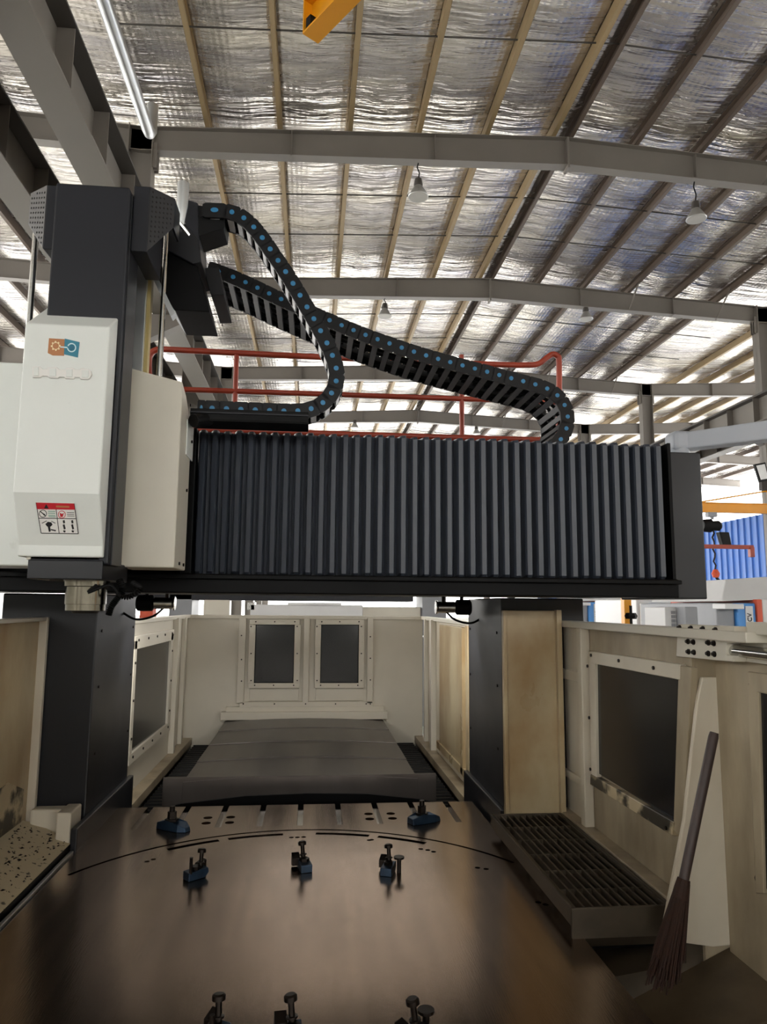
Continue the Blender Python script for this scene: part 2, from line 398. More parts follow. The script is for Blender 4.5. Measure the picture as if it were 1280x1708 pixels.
# top with T-slots, ring groove, arc slots and dowel holes cut in
top = MB().box(TX0, TX1, TYN, TYF, .735, TZ)
topo = top.build('table_top', m_table, wt)
cut = MB()
sx = [CX+.222*k for k in range(-4, 5)]
for x in sx: cut.box(x-.017, x+.017, 4.13, TYF+.05, TZ-.04, TZ+.02)
CC = (CX, 2.87)
def arc_pts(r, a0, a1, n): return [(CC[0]+r*math.sin(math.radians(a0+(a1-a0)*i/n)), CC[1]+r*math.cos(math.radians(a0+(a1-a0)*i/n))) for i in range(n+1)]
def arc_cut(r, w_, a0, a1, n, d):
    cut.xy(arc_pts(r+w_, a0, a1, n)+arc_pts(r-w_, a0, a1, n)[::-1], TZ-d, TZ+.02)
for a0, a1 in ((-35, -21.5), (-19, -4.4), (4.4, 19), (21.5, 35)): arc_cut(1.118, .017, a0, a1, 14, .03)
arc_cut(1.183, .009, -59, 59, 72, .02)
for hx_, hy_ in [(347, 1364), (344, 1373), (385, 1363), (383, 1372), (615, 1357.5), (617, 1366), (652, 1357), (655, 1365)]:
    p = PZ(hx_, hy_, TZ); cut.cyl((p.x, p.y, TZ-.03), (p.x, p.y, TZ+.02), .026, 16)
for (r, a) in ((1.06, -.5), (1.062, 1.2), (1.06, -2.2), (1.03, 36), (1.035, 38), (1.03, 40), (1.04, -41), (1.035, -43), (1.05, 20), (1.06, 20.6), (1.0, 56), (1.02, 58), (1.0, 81), (1.02, 82.5)):
    x, y = CC[0]+r*math.sin(math.radians(a)), CC[1]+r*math.cos(math.radians(a)); cut.cyl((x, y, TZ-.02), (x, y, TZ+.02), .013, 10)
cut.v = [(x-CX, y-3, z-.56) for x, y, z in cut.v]
co_ = put('cutter', cut.mesh('cutter', m_groove), wt)
bo = topo.modifiers.new('cut', 'BOOLEAN'); bo.operation = 'DIFFERENCE'; bo.object = co_; bo.solver = 'EXACT'; bo.use_self = True
bpy.context.view_layer.update()
ev = topo.evaluated_get(bpy.context.evaluated_depsgraph_get()); nm = bpy.data.meshes.new_from_object(ev)
topo.modifiers.clear(); topo.data = nm
bpy.data.objects.remove(co_)
for x in sx: MB().box(x-.017, x+.017, 4.14, TYF-.005, TZ-.039, TZ-.034).build('slot_floor', m_steel, wt)
# hold-down clamps
def clamp(px, rz, kind, label, z=TZ):
    p = PZ(px[0], px[1], z); t = thing('hold_down_clamp', label, 'clamp', (p.x, p.y, z), 'clamps standing on the worktable', rz=rz)
    def lb(bm, n, m, bev=0, sm=False): return bm.build(n, m, t, bev, sm, loc=(0, 0, 0))
    if kind == 0: t.scale = (1.2, 1.2, 1.2)
    if kind == 0:       # long low clamp with square head and slot
        lb(MB().loft([(-.075, -.028, 0), (-.02, -.034, 0), (.05, -.034, 0), (.085, -.018, 0), (.085, .018, 0), (.05, .034, 0), (-.02, .034, 0), (-.075, .028, 0)],
                     [(-.075, -.024, .026), (-.02, -.03, .044), (.05, -.03, .034), (.08, -.016, .018), (.08, .016, .018), (.05, .03, .034), (-.02, .03, .044), (-.075, .024, .026)]), 'clamp_body', m_clamp, .003)
        lb(MB().rings((-.01, 0, .034), (-.01, 0, .075), [(0, .03), (.25, .03), (.26, .02), (1, .02)], 6), 'clamp_nut', m_bolt)
        lb(MB().cyl((-.01, 0, .05), (-.01, 0, .098), .012, 12), 'stud', m_bolt)
        lb(MB().box(.03, .07, -.02, .02, -.0, .012), 'toe_block', m_bolt)
    else:
        lb(MB().yz([(-.05, 0), (.03, 0), (.05, .02), (.045, .04), (-.05, .034)], -.026, .026), 'clamp_body', m_clamp, .003)
        lb(MB().prism([(-.05, .02, .012), (-.05, .06, .004), (-.05, .06, .06), (-.05, .02, .045)], (.035, 0, 0)), 'jaw_wedge', m_bolt, .002)
        lb(MB().rings((.0, .02, .03), (-.008, .03, .115), [(0, .011), (.3, .011), (.31, .017), (.36, .017), (.37, .009), (.8, .009), (.81, .019), (.95, .019), (1, .014)], 12), 'clamp_screw', m_bolt, 0, True)
        lb(MB().rings((.0, -.0, .034), (0, 0, .05), [(0, .022), (1, .022)], 6), 'clamp_nut', m_bolt)
        if kind == 1: lb(MB().cyl((.02, -.038, .03), (.02, -.038, .098), .0075, 10), 'guide_pin', m_bolt)
        if kind == 2: lb(MB().rings((.045, .02, 0), (.045, .02, .068), [(0, .01), (.86, .01), (.88, .024), (1, .024)], 14), 'mushroom_pin', m_bolt)
    return t
clamp((289, 1383), -.55, 0, 'blue-black strap clamp near the T slots on the spindle side of the table')
clamp((707, 1371), .42, 0, 'blue-black strap clamp near the T slots on the grating side of the table')
clamp((327, 1464), -.9, 1, 'blue clamp with upright guide pin at its corner, just inside the arc slots')
clamp((508, 1450), .22, 3, 'blue clamp with one upright screw just inside the arc slots, mid table')
clamp((648, 1456), -.35, 2, 'blue clamp with a mushroom headed pin just inside the arc slots')
clamp((356, 1742), -.5, 1, 'clamp with thin guide pin at the operator end of the worktable', )
clamp((489, 1742), .1, 3, 'clamp with one thick upright screw at the operator end of the worktable')
clamp((705, 1744), .8, 2, 'clamp with round headed pin at the operator end of the worktable')

# ------------------------------------------------------------------ way cover and chip conveyors
wc = thing('way_cover', 'dark telescopic steel way cover behind the worktable', 'way cover', (CX, 5.5, .56))
MB().box(-.925, .858, 4.90, 4.915, .74, .939).build('front_plate', m_darksteel, wc, .002)
MB().xz([(-.925, .755), (-.80, .78), (-.4, .82), (0, .83), (.4, .82), (.75, .78), (.858, .755), (.858, .73), (-.925, .73)], 4.88, 4.90).build('plate_shade_arc', m_blackflat, wc)  # dark arc of shade along the plate foot, built as a black strip
ys = [4.915, 5.5, 6.1, 6.7, 7.28]
for k in range(4):
    xs = [-.80, -.66, -.33, 0, .33, .60, .735]; dz = .006*k
    prof = [(x, .910+.028*(1-((x+.03)/.77)**2)+dz) for x in xs]
    MB().xz(prof+[(.735, .62), (-.80, .62)], ys[k]-.02, ys[k+1]).build('cover_segment', m_darksteel, wc, .002)
for s, lab in ((-1, 'black ribbed chip channel along the way cover beside the shaded machine column'), (1, 'black ribbed chip channel along the way cover on the grating side')):
    t = thing('chip_channel', lab, 'chip channel', (s*1.0, 5.2, .56))
    xa, xb = (-1.10, -.81) if s < 0 else (.745, 1.04)
    MB().box(xa, xb, 3.9, 7.3, .56, .66).build('channel_bed', m_rubber, t)
    if s > 0: MB().box(.93, 1.14, 1.2, 3.9, .57, .62).build('dark_gap_fill', m_rubber, t)  # black strip added to stand for the dark gap beside the table
    b = MB(); y = 4.0
    while y < 7.25:
        b.yz([(y, .66), (y+.02, .70), (y+.045, .70), (y+.05, .66)], xa, xb); y += .085
    b.build('channel_ribs', m_blackflat, t, stuff=True)
    xr = (-1.2, -1.13) if s < 0 else (1.07, 1.14)
    MB().box(xr[0], xr[1], 4.92, 7.3, .64, .76).build('channel_edge', m_darksteel, t, .003)

# ------------------------------------------------------------------ rear enclosure
TOPZ = 1.925
def screw_strip(b, pts, nrm, r=.007):
    n = Vector(nrm)
    for p in pts: p = Vector(p); b.cyl(p, p+n*.006, r, 8)
re_ = thing('rear_guard', 'cream sheet metal guard with two windows enclosing the machine rear', 'machine guard', (CX, 6.5, 0))
BY = 7.3
MB().box(-1.24, 1.14, BY, BY+.03, .2, TOPZ).build('back_panel', m_cream_clean, re_)
MB().box(-1.26, 1.16, BY-.03, BY+.06, TOPZ-.015, TOPZ+.02).build('top_rail', m_cream_clean, re_, .004)
def bx(x0, y0, x1, y1, Yf, th):   # pixel rectangle at depth Yf -> world box toward the camera
    a = PY(x0, y0, Yf); c = PY(x1, y1, Yf); return (a.x, c.x, Yf-th, Yf+.001, c.z, a.z)
# window door pair
wd = MB(); f = lambda *q: wd.box(*bx(*q))
for (xa, xb) in ((413, 506), (521, 617)): pass
MB().box(*bx(400, 1170, 622, 1178, BY, .045)).build('window_sill_bar', m_cream_clean, re_, .003)
MB().box(*bx(400, 1030, 407, 1172, BY, .045)).build('window_side_bar', m_cream_clean, re_, .003)
MB().box(*bx(613, 1030, 621, 1172, BY, .045)).build('window_side_bar', m_cream_clean, re_, .003)
MB().box(*bx(508, 1030, 514, 1170, BY, .045)).build('window_mid_bar', m_cream_clean, re_, .003)
MB().box(*bx(370, 1186, 645, 1197, BY, .10)).build('ledge', m_cream_clean, re_, .004)
MB().box(*bx(378, 1178, 640, 1186, BY, .05)).build('ledge_back', m_cream_clean, re_, .004)
for (xa, xb) in ((417, 500), (527, 607)):
    wx = thing('viewing_window', None, None); wx.parent = re_; wx.location = (0, 0, 0); wx.name = 'viewing_window'
    a = MB(); y0, y1 = 1033, 1147
    a.box(*bx(xa, y0, xb, y0+9, BY-.01, .03)); a.box(*bx(xa-2, y1-8, xb, y1, BY-.01, .03))
    a.box(*bx(xa-.5, y0+9, xa+7, y1-8, BY-.01, .03)); a.box(*bx(xb-8, y0+9, xb, y1-8, BY-.01, .03))
    a.build('window_frame', m_cream_clean, wx, .003)
    MB().box(*bx(xa+6, y0+8, xb-7, y1-7, BY-.002, .012)).build('pane', m_glass, wx)
    c = MB(); c.box(*bx(xa+6, y0+8, xb-7, y0+10, BY-.012, .016)); c.box(*bx(xa+6, y1-9, xb-7, y1-7, BY-.012, .016)); c.box(*bx(xa+6, y0+8, xa+8, y1-7, BY-.012, .016)); c.box(*bx(xb-9, y0+8, xb-7, y1-7, BY-.012, .016))
    c.build('gasket', m_rubber, wx)
    MB().box(*bx(xa, 1149, xb-2, 1168, BY, .02)).build('lower_plate', m_cream_clean, wx, .002)
    sb = MB(); Y_ = BY-.04
    for q in (xa+10, (xa+xb)/2, xb-8): screw_strip(sb, [PY(q, y0+4, Y_), PY(q-2, y1-4, Y_)], (0, -1, 0))
    for q in (y0+12, (y0+y1)/2, y1-12): screw_strip(sb, [PY(xa+2, q, Y_), PY(xb-4, q, Y_)], (0, -1, 0))
    sb.build('screw_heads', m_bolt, wx, stuff=True)
sb = MB(); screw_strip(sb, [PY(q, 1174, BY-.045) for q in (406, 458, 510, 560, 611, 618)]+[PY(403, q, BY-.045) for q in (1060, 1100, 1136)]+[PY(618, q, BY-.045) for q in (1062, 1098, 1134)], (0, -1, 0))
sb.build('screw_heads', m_bolt, re_, stuff=True)
# side guards of the rear, along Y
for s in (-1, 1):
    X = -1.21 if s < 0 else 1.15
    i = .012*-s
    MB().box(X, X+s*.03, 4.85, BY, .2, TOPZ).build('side_panel', m_cream if s > 0 else m_cream_clean, re_)
    MB().box(X-s*.03, X+s*.04, 4.85, BY, TOPZ-.012, TOPZ+.02).build('side_rail', m_cream_clean, re_, .003)
    MB().box(X-s*.05, X, 6.55, 6.62, .76, TOPZ).build('upright', m_cream_clean, re_, .004)
    MB().box(X-s*.04, X, 6.98, 7.03, .76, TOPZ).build('upright', m_cream_clean, re_, .004)
    MB().box(X-s*.09, X, 4.85, BY, .70, .765).build('bottom_ledge', m_stain_dark, re_, .004)
    if s < 0:
        wx = thing('viewing_window', None, None); wx.parent = re_
        ya, yb, za, zb = 5.05, 6.35, 1.05, 1.80
        a = MB(); Xf = X-s*.03
        a.box(Xf, X, ya, yb+.1, zb-.06, zb+.03); a.box(Xf, X, ya, yb+.1, za-.07, za); a.box(Xf, X, ya, ya+.07, za, zb); a.box(Xf, X, yb-.02, yb+.08, za, zb)
        a.build('window_frame', m_cream_clean, wx, .003)
        MB().box(X-s*.012, X, ya, yb, za, zb).build('pane', m_glass, wx)
        sb = MB(); screw_strip(sb, [(Xf, ya+.1+k*.3, z) for k in range(5) for z in (zb, za-.03)]+[(Xf, y, za+.1+k*.25) for k in range(3) for y in (ya+.03, yb+.04)], (1, 0, 0), .009)
        sb.build('screw_heads', m_bolt, wx, stuff=True)
    else:
        MB().box(X-.035, X, 5.3, 6.2, .9, TOPZ-.03).build('cover_door', m_stain, re_, .003)
        MB().box(X-.045, X, 5.22, 5.3, .85, TOPZ-.03).build('door_post', m_stain, re_, .003)
        MB().box(X-.06, X, 4.95, 5.04, .8, TOPZ-.01).build('door_post', m_stain, re_, .003)
        MB().box(X-.045, X, 4.95, 6.3, .84, .90).build('door_sill', m_stain, re_, .003)

# ------------------------------------------------------------------ gantry columns
def gcol(x0, x1, lab, s):
    t = thing('gantry_column', lab, 'machine column', ((x0+x1)/2, 4.43, 0))
    MB().box(x0, x1, 4.0, 4.86, .0, 2.1).build('column_cover', m_char, t, .008)
    if s < 0:
        MB().box(x1-.001, x1+.03, 3.78, 4.9, .62, .96).build('column_foot', m_char, t, .006)
    else:
        MB().box(x0-.03, x0+.001, 3.95, 4.9, .62, .96).build('column_foot', m_char, t, .006)
    xi = x1 if s < 0 else x0
    b = MB(); screw_strip(b, [(xi, y, z) for y in (4.1, 4.8) for z in (1.25, 1.6, 1.9)], (-s, 0, 0), .008)
    b.build('screw_heads', m_bolt, t, stuff=True)
gcol(-1.63, -1.14, 'charcoal gantry column beside the spindle', -1)
gcol(1.075, 1.56, 'charcoal gantry column behind the tall stained cream panel', 1)

# ------------------------------------------------------------------ cross beam with bellows
cb = thing('cross_beam', 'long black gantry cross beam with pleated bellows and a flat end box', 'cross beam', (.2, 4.0, 2.1))
MB().box(-2.05, 1.90, 3.62, 4.75, 2.11, 2.78).build('beam_body', m_blackflat, cb, .01)
MB().box(-2.05, 1.80, 3.36, 3.64, 2.10, 2.19).build('lower_rail_cover', m_blackflat, cb, .006)
MB().box(-2.05, 1.80, 3.33, 3.40, 2.165, 2.185).build('rail_lip', m_blackflat, cb, .003)
MB().box(1.785, 1.955, 3.38, 4.0, 2.095, 2.835).build('end_box', m_char, cb, .006)
MB().box(1.66, 1.80, 3.40, 3.62, 2.10, 2.19).build('end_bracket', m_blackflat, cb, .004)
npl = 41; xL, xR = -.555, 1.775; pw = (xR-xL)/npl; zt, zb = 2.878, 2.19
def pleat(n):
    b = MB(); h = zt-zb
    # one fold: narrow bright nose facing the camera, sloping flank, deep valley; ends pinched
    sec = [(0, .052), (.14*pw, .012), (.26*pw, .0), (.62*pw, -.008), (.70*pw, .004), (.78*pw, .05), (1.0*pw, .055), (1.0*pw, .062), (0, .062)]
    lv = [(0, .8, .0), (.012, 1, 0), (h-.014, 1, 0), (h, .82, 0)]
    vs = []; fs = []; n_ = len(sec)
    for z, k, q in lv:
        for x, y in sec: vs.append((pw/2+(x-pw/2)*(1 if y > .05 else k), .055-(.055-y)*k if y < .056 else y, z))
    for j in range(len(lv)-1):
        for i in range(n_): fs.append((j*n_+i, j*n_+(i+1) % n_, (j+1)*n_+(i+1) % n_, (j+1)*n_+i))
    fs += [tuple(range(n_))[::-1], tuple(range((len(lv)-1)*n_, len(lv)*n_))]
    b.add(vs, fs); return b.mesh('pleat', m_bellow)
pm = pleat(0)
rnd = random.Random(3)
for k in range(npl):
    put('pleat', pm, cb, loc=(xL+k*pw-.2, 3.40-4.0+rnd.uniform(-.004, .004), zb-2.1+rnd.uniform(-.003, .003)))
for k in range(14):
    put('pleat', pm, cb, loc=(-1.46-(k+1)*pw*.72-.2, 3.40-4.0, zb-2.1)).scale = (.72, 1, 1)
MB().box(xL-.05, xL, 3.37, 3.45, zb, zt).build('bellows_end_frame', m_blackflat, cb, .003)
MB().box(xR, xR+.018, 3.37, 3.45, zb, zt).build('bellows_end_frame', m_blackflat, cb, .003)
MB().box(xL, xR, 3.465, 3.62, zb, zt-.02).build('bellows_backing', m_rubber, cb)

# ------------------------------------------------------------------ saddle
sd = thing('saddle', 'saddle on the cross beam with white side covers around the spindle head', 'machine saddle', (-.9, 3.2, 2.2))
def scov(x0, x1):
    zr = 2.985 if x0 > -1 else 3.04
    def pf(z): return [(3.0, 2.197), (3.0, z), (3.10, z-.03), (3.29, z-.16), (3.29, 2.72), (3.26, 2.69), (3.26, 2.197)]
    MB().loft([(x0, y, z) for y, z in pf(3.04)], [(x1, y, z) for y, z in pf(zr)]).build('side_cover', m_white if x0 < -1 else m_cream_clean, sd, .006)
scov(-.792, -.562); scov(-1.36, -1.12)
MB().box(-.563, -.557, 3.14, 3.30, 2.70, 2.86).build('corner_plate', m_white, sd, .003)
MB().box(-1.30, -.60, 3.28, 3.40, 2.22, 2.95).build('saddle_body', m_blackflat, sd, .006)
b = MB(); screw_strip(b, [(-.562, 3.1, 2.22), (-.562, 3.2, 2.22), (-.562, 3.2, 2.55), (-.562, 3.2, 2.94), (-.556, 3.24, 2.78)], (1, 0, 0)); b.build('screw_heads', m_bolt, sd, stuff=True)
# upright guides between head and carriage shell
def vbar(xa, xb, ya, yb, Y, n, m, th=.03):
    a = PY(xa, ya, Y); c = PY(xb, yb, Y); MB().box(a.x, c.x, Y, Y+th, c.z, a.z).build(n, m, sd, .002)
vbar(222, 236, 438, 640, 3.06, 'guide_rail', m_galv, .05)
vbar(238, 244, 436, 640, 3.08, 'guide_strip', mat('yellowed_steel', '#b9a670', .35, .4, var=.1), .04)
a = PY(248, 425, 3.10); MB().tube([(a.x, 3.1, a.z), (a.x, 3.1, 2.6)], .008, 8).build('coolant_line', MATS['yellowed_steel'], sd)
# carriage shell that carries the cable chains
MB().prism([PY(*q, 3.06) for q in ((262, 372), (302, 366), (331, 398), (336, 436), (322, 440), (262, 408))], (0, .30, 0)).build('carriage_hood', m_char, sd, .004)
MB().prism([PY(*q, 3.08) for q in ((252, 404), (330, 444), (350, 520), (291, 517), (262, 470), (252, 450))], (0, .30, 0)).build('carriage_shell', m_blackflat, sd, .004)
MB().prism([PY(*q, 3.05) for q in ((254, 462), (262, 460), (292, 522), (285, 528))], (0, .05, 0)).build('shell_lip', m_galv, sd)
MB().prism([PY(*q, 3.2) for q in ((310, 332), (330, 338), (332, 402), (308, 392))], (0, .25, 0)).build('chain_post', m_black, sd, .003)
MB().prism([PY(*q, 3.2) for q in ((330, 362), (376, 356), (374, 380), (332, 394))], (0, .16, 0)).build('chain_bracket', m_rubber, sd, .003)
MB().prism([PY(*q, 3.22) for q in ((330, 342), (362, 346), (362, 364), (330, 366))], (0, .14, 0)).build('chain_end', m_chain, sd, .003)
MB().prism([PY(*q, 3.22) for q in ((338, 447), (365, 445), (374, 492), (352, 492))], (0, .34, 0)).build('chain_end', m_chain, sd, .003)
# trough for the lower chain run
p0, p1 = PY(318, 676, 3.16), PY(515, 688, 3.16)
tz1 = p0.z-.062
b = MB(); b.box(p0.x, p1.x, 3.16, 3.172, tz1, p0.z-.012); b.box(p0.x, p1.x, 3.30, 3.312, tz1, p0.z-.03); b.box(p0.x, p1.x, 3.16, 3.312, tz1-.006, tz1)
b.build('chain_trough', m_rubber, sd, .002)
MB().box(p0.x, p1.x, 3.152, 3.16, tz1+.028, tz1+.034).build('trough_rib', m_black, sd)
a = PY(338, 697, 3.14); MB().cyl((a.x-.035, 3.12, a.z-.02), (a.x+.02, 3.2, a.z+.012), .03, 14).build('plug_connector', m_rubber, sd, .002)
# support rods beside the head
for (xa, ya, yb, Y) in ((278, 388, 622, 3.06),):
    a = PY(xa, ya, Y); c = PY(xa-8, yb, Y); MB().cyl((a.x, Y, a.z), (a.x, Y, 2.98), .0125, 14).build('support_rod', m_steel, sd, smooth=True)
a = PY(60, 390, 3.0); MB().cyl((a.x, 3.0, a.z), (a.x, 3.0, 3.0), .0125, 14).build('support_rod', m_steel, sd, smooth=True)

# ------------------------------------------------------------------ spindle head
sh = thing('spindle_head', 'tall black ram with white front cover, warning sticker and steel spindle nose', 'spindle head', (-.9, 2.85, 2.0))
HX0, HX1 = -1.055, -.758
MB().box(-1.022, -.742, 2.70, 2.87, 2.19, 3.672).build('ram', m_black, sh, .008)
MB().box(-1.0, -.84, 2.86, 3.29, 2.19, 3.60).build('ram_core', m_blackflat, sh)
MB().box(-.744, -.737, 2.73, 2.865, 2.19, 3.66).build('ram_side_strip', m_char, sh, .002)
MB().yz([(2.60, 2.436), (2.60, 3.057), (2.84, 3.235), (2.95, 3.235), (2.95, 2.215), (2.68, 2.215), (2.68, 2.256)], HX0, HX1).build('front_cover', m_white, sh, .006)
MB().box(-1.03, -.772, 2.70, 3.05, 2.205, 2.22).build('cover_skirt', m_cream_clean, sh, .003)
MB().box(-1.02, -.758, 2.69, 3.05, 2.135, 2.205).build('nose_block', m_char, sh, .004)
scx = (PY(110, 985, 2.82).x+PY(173, 985, 2.82).x)/2
MB().rings((scx, 2.84, 2.14), (scx, 2.84, 2.02), [(0, .084), (.22, .084), (.23, .072), (.24, .0745), (.78, .0745), (.79, .0715), (.98, .0715), (1, .062)], 32).build('spindle_nose', m_brass, sh, smooth=True)
MB().rings((scx, 2.84, 2.02), (scx, 2.84, 2.012), [(0, .05), (1, .045)], 24).build('spindle_taper', m_groove, sh)
# coolant hose (segmented) beside the spindle
hp = catmull([(-.74, 2.86, 2.14), (-.72, 2.84, 2.10), (-.735, 2.83, 2.07), (-.755, 2.83, 2.04), (-.765, 2.83, 2.005)], 6)
hb = MB()
for i in range(len(hp)-1): hb.rings(hp[i], hp[i+1], [(0, .009), (.5, .014), (1, .009)], 10)
hb.build('coolant_hose', m_rubber, sh, smooth=True)
hp = catmull([(-.70, 2.9, 2.13), (-.66, 2.86, 2.105), (-.70, 2.85, 2.075), (-.74, 2.84, 2.085)], 6); hb = MB()
for i in range(len(hp)-1): hb.rings(hp[i], hp[i+1], [(0, .008), (.5, .013), (1, .008)], 10)
hb.build('coolant_hose', m_rubber, sh, smooth=True)
MB().tube(catmull([(scx+.06, 2.77, 2.118), (scx+.03, 2.765, 2.09), (scx+.1, 2.78, 2.118), (scx+.13, 2.8, 2.08), (-.73, 2.83, 2.09)], 6), .006, 8).build('air_line', m_rubber, sh)
# louvre grille in the cover's right side
gz0, gz1 = 2.55, 3.02
gr = MB().prism([(HX1+.001, 2.70, gz0), (HX1+.001, 2.90, gz0+.13), (HX1+.001, 2.90, gz1+.02), (HX1+.001, 2.70, gz1-.04)], (.003, 0, 0)).build('grille_panel', m_groove, sh)
lv = MB(); k = 0
while gz0+.14+k*.022 < gz1-.04:
    z = gz0+.14+k*.022; lv.prism([(HX1+.003, 2.71, z-.02), (HX1+.003, 2.89, z), (HX1+.003, 2.89, z+.008), (HX1+.003, 2.71, z-.012)], (.005, 0, 0)); k += 1
lv.build('louvres', m_cabgrey, sh, stuff=True)
# dirt blotch plate on the cover's side
MB().box(HX1, HX1+.002, 2.72, 2.78, 2.27, 2.34).build('rating_plate', m_bolt, sh)
b = MB(); screw_strip(b, [(HX1, 2.9, z) for z in (2.3, 2.62, 2.9, 3.1)], (1, 0, 0), .006); b.build('screw_heads', m_bolt, sh, stuff=True)
# perforated side wings
for s in (1, -1):
    xi = -.738 if s > 0 else -1.025
    A = [PY(*q) for q in (((247, 420, 2.742), (291, 380, 2.88), (291, 331, 2.88), (249, 311, 2.742)) if s > 0 else ((74, 415, 2.742), (49, 374, 2.88), (49, 322, 2.88), (76, 308, 2.742)))]
    xo = (A[0].x+A[3].x)/2; A[0].x = A[3].x = xo; A[1].x = A[2].x = (A[1].x+A[2].x)/2
    wo = MB().box(min(xi, xo), max(xi, xo), 2.742, 3.0, A[0].z, A[3].z).build('side_wing', m_black, sh, .004)
    nn = (A[1]-A[0]).cross(A[3]-A[0]).normalized()
    if nn.y > 0: nn = -nn
    MB().prism(A, -nn*.012).build('wing_guard', m_char, sh, .002)
    MB().prism([A[1], A[1]+Vector((0, .12, 0)), A[2]+Vector((0, .12, 0)), A[2]], Vector((-.01 if s > 0 else .01, 0, 0))).build('wing_return', m_char, sh, .002)
    holes = MB()
    for i in range(6):
        for j in range(13):
            u = .12+i*.15; lo_z = A[0].z+(A[1].z-A[0].z)*u; hi_z = A[3].z+(A[2].z-A[3].z)*u; z = A[0].z+.012+j*.021+(i % 2)*.0105
            if z < lo_z+.012 or z > hi_z-.012: continue
            p = A[0]+(A[1]-A[0])*u; p = Vector((p.x, p.y, z)); holes.cyl(p, p+nn*.002, .0042, 6)
    holes.build('perforations', m_groove, wo, stuff=True)
# silver wrapped breather tube above the wing
a = PY(306, 306, 3.05); c = PY(303, 378, 3.05)
MB().rings(c, a, [(0, .008), (.12, .012), (.45, .024), (1, .026)], 14).build('breather_tube', m_galv, sh, smooth=True)
MB().cyl((c.x+.03, 3.07, c.z-.03), (c.x-.01, 3.04, c.z+.01), .012, 8).build('tube_elbow', m_steel, sh)
# emblem on the front cover: two tilted tiles with gear and clover outline
def P6(x, y): v = PY(x, y, 2.6); return Vector((v.x, 2.6, v.z))
eo = MB().prism([P6(82, 564.5), P6(108, 566), P6(107, 593.5), P6(88, 593), P6(80, 589)], (0, -.002, 0)).build('emblem_tile', m_logo_o, sh)
et = MB().prism([P6(108.5, 565), P6(133, 571), P6(130, 596.5), P6(107, 591)], (0, -.002, 0)).build('emblem_tile', m_logo_t, sh)
def ring(cx, cy, r0, r1, n, wob=0, lob=8, a0=0, a1=6.2832):
    b = MB(); o_, i_ = [], []
    for k in range(n+1):
        a = a0+(a1-a0)*k/n; d = 1+wob*(1 if math.cos(lob*a) > 0 else -1)
        c = P6(cx+r1*d*math.cos(a), cy+r1*d*math.sin(a)); e = P6(cx+r0*math.cos(a), cy+r0*math.sin(a)); o_.append(c); i_.append(e)
    vs = [v+Vector((0, -.0022, 0)) for v in o_+i_]+[v+Vector((0, -.0035, 0)) for v in o_+i_]
    m_ = n+1; fs = []
    for k in range(n): fs += [(k, k+1, m_+k+1, m_+k), (2*m_+k, 3*m_+k, 3*m_+k+1, 2*m_+k+1), (k, 2*m_+k, 2*m_+k+1, k+1), (m_+k, m_+k+1, 3*m_+k+1, 3*m_+k)]
    b.add(vs, fs); return b
ring(93.5, 577.5, 5.2, 7.2, 64, .14, 8).build('emblem_gear', m_logo_c, eo)
ring(120, 580.3, 5.8, 7.6, 40, 0, 8, -2.7, 3.0).build('emblem_ring', m_logo_w, et)
cl_ = MB(); pts = [P6(120+(4.6 if math.cos(8*a) > -.2 else 3.0)*math.cos(a), 580.3+(4.6 if math.cos(8*a) > -.2 else 3.0)*math.sin(a))+Vector((0, -.002, 0)) for a in [6.2832*k/48 for k in range(48)]]
cl_.prism(pts, (0, -.0016, 0)).build('emblem_clover', mat('logo_deep_teal', '#1f6a84', .5), et)
MB().prism([P6(101, 578.2)+Vector((0, -.002, 0)), P6(113, 579.2)+Vector((0, -.002, 0)), P6(113, 581.2)+Vector((0, -.002, 0)), P6(101, 580)+Vector((0, -.002, 0))], (0, -.0018, 0)).build('emblem_link', m_logo_w, et)
# raised white lettering under the emblem
pts = [(55, 612), (68, 612), (73, 616.5), (80, 616.5), (81, 614), (96, 613), (100, 617), (110, 617), (111, 614.5), (124, 614.5), (126, 617), (134, 617.5), (136, 615), (148, 616), (153, 620), (154, 626), (151, 632), (147, 634), (135, 633.5), (134, 630.5), (126, 630), (124, 633), (110, 632.5), (108, 630), (100, 629.5), (98, 632), (84, 631.5), (80, 628.5), (72, 628), (68, 631), (55, 630.5)]
MB().prism([P6(*q) for q in pts], (0, -.008, 0)).build('raised_lettering', m_label, sh, .002)
lb_ = [o for o in bpy.data.objects if o.name.startswith('raised_lettering')][0]
for (x0, x1, y0, y1) in ((58, 66, 614, 628), (84, 95, 616, 629), (112, 122, 617.5, 630), (138, 149, 619, 631)):
    MB().prism([P6(x0, y0)+Vector((0, -.008, 0)), P6(x1, y0)+Vector((0, -.008, 0)), P6(x1, y1)+Vector((0, -.008, 0)), P6(x0, y1)+Vector((0, -.008, 0))], (0, -.003, 0)).build('letter_block', m_white, lb_, .001)
# warning sticker on the lower chamfer
def PCH(x, y):                            # point on the chamfer plane through (2.60,2.436) and (2.68,2.256)
    n = Vector((0, -.18, -.08)); n = Vector((0, -.9138, -.4061)); d = ray(x, y); q = Vector((0, 2.60, 2.436)); return CAM+d*((q-CAM).dot(n)/d.dot(n)), n
def flat(pts, h0, h1, n, m, par):
    q = [PCH(*p) for p in pts]; nn = q[0][1]; return MB().prism([a+nn*h0 for a, _ in q], nn*(h1-h0)).build(n, m, par)
ws = flat([(60.5, 838), (124, 839.5), (131, 890), (69, 889)], .0008, .0018, 'warning_sticker', m_label, sh)
ws['label'] = 'white warning sticker with red heading and four pictogram cells'
flat([(60.5, 838), (124, 839.5), (125.5, 850), (62, 849)], .0018, .0024, 'heading_band', m_red, ws)
flat([(74, 847.5), (77.5, 840.5), (82, 848)], .0024, .0030, 'warning_triangle', m_print, ws)
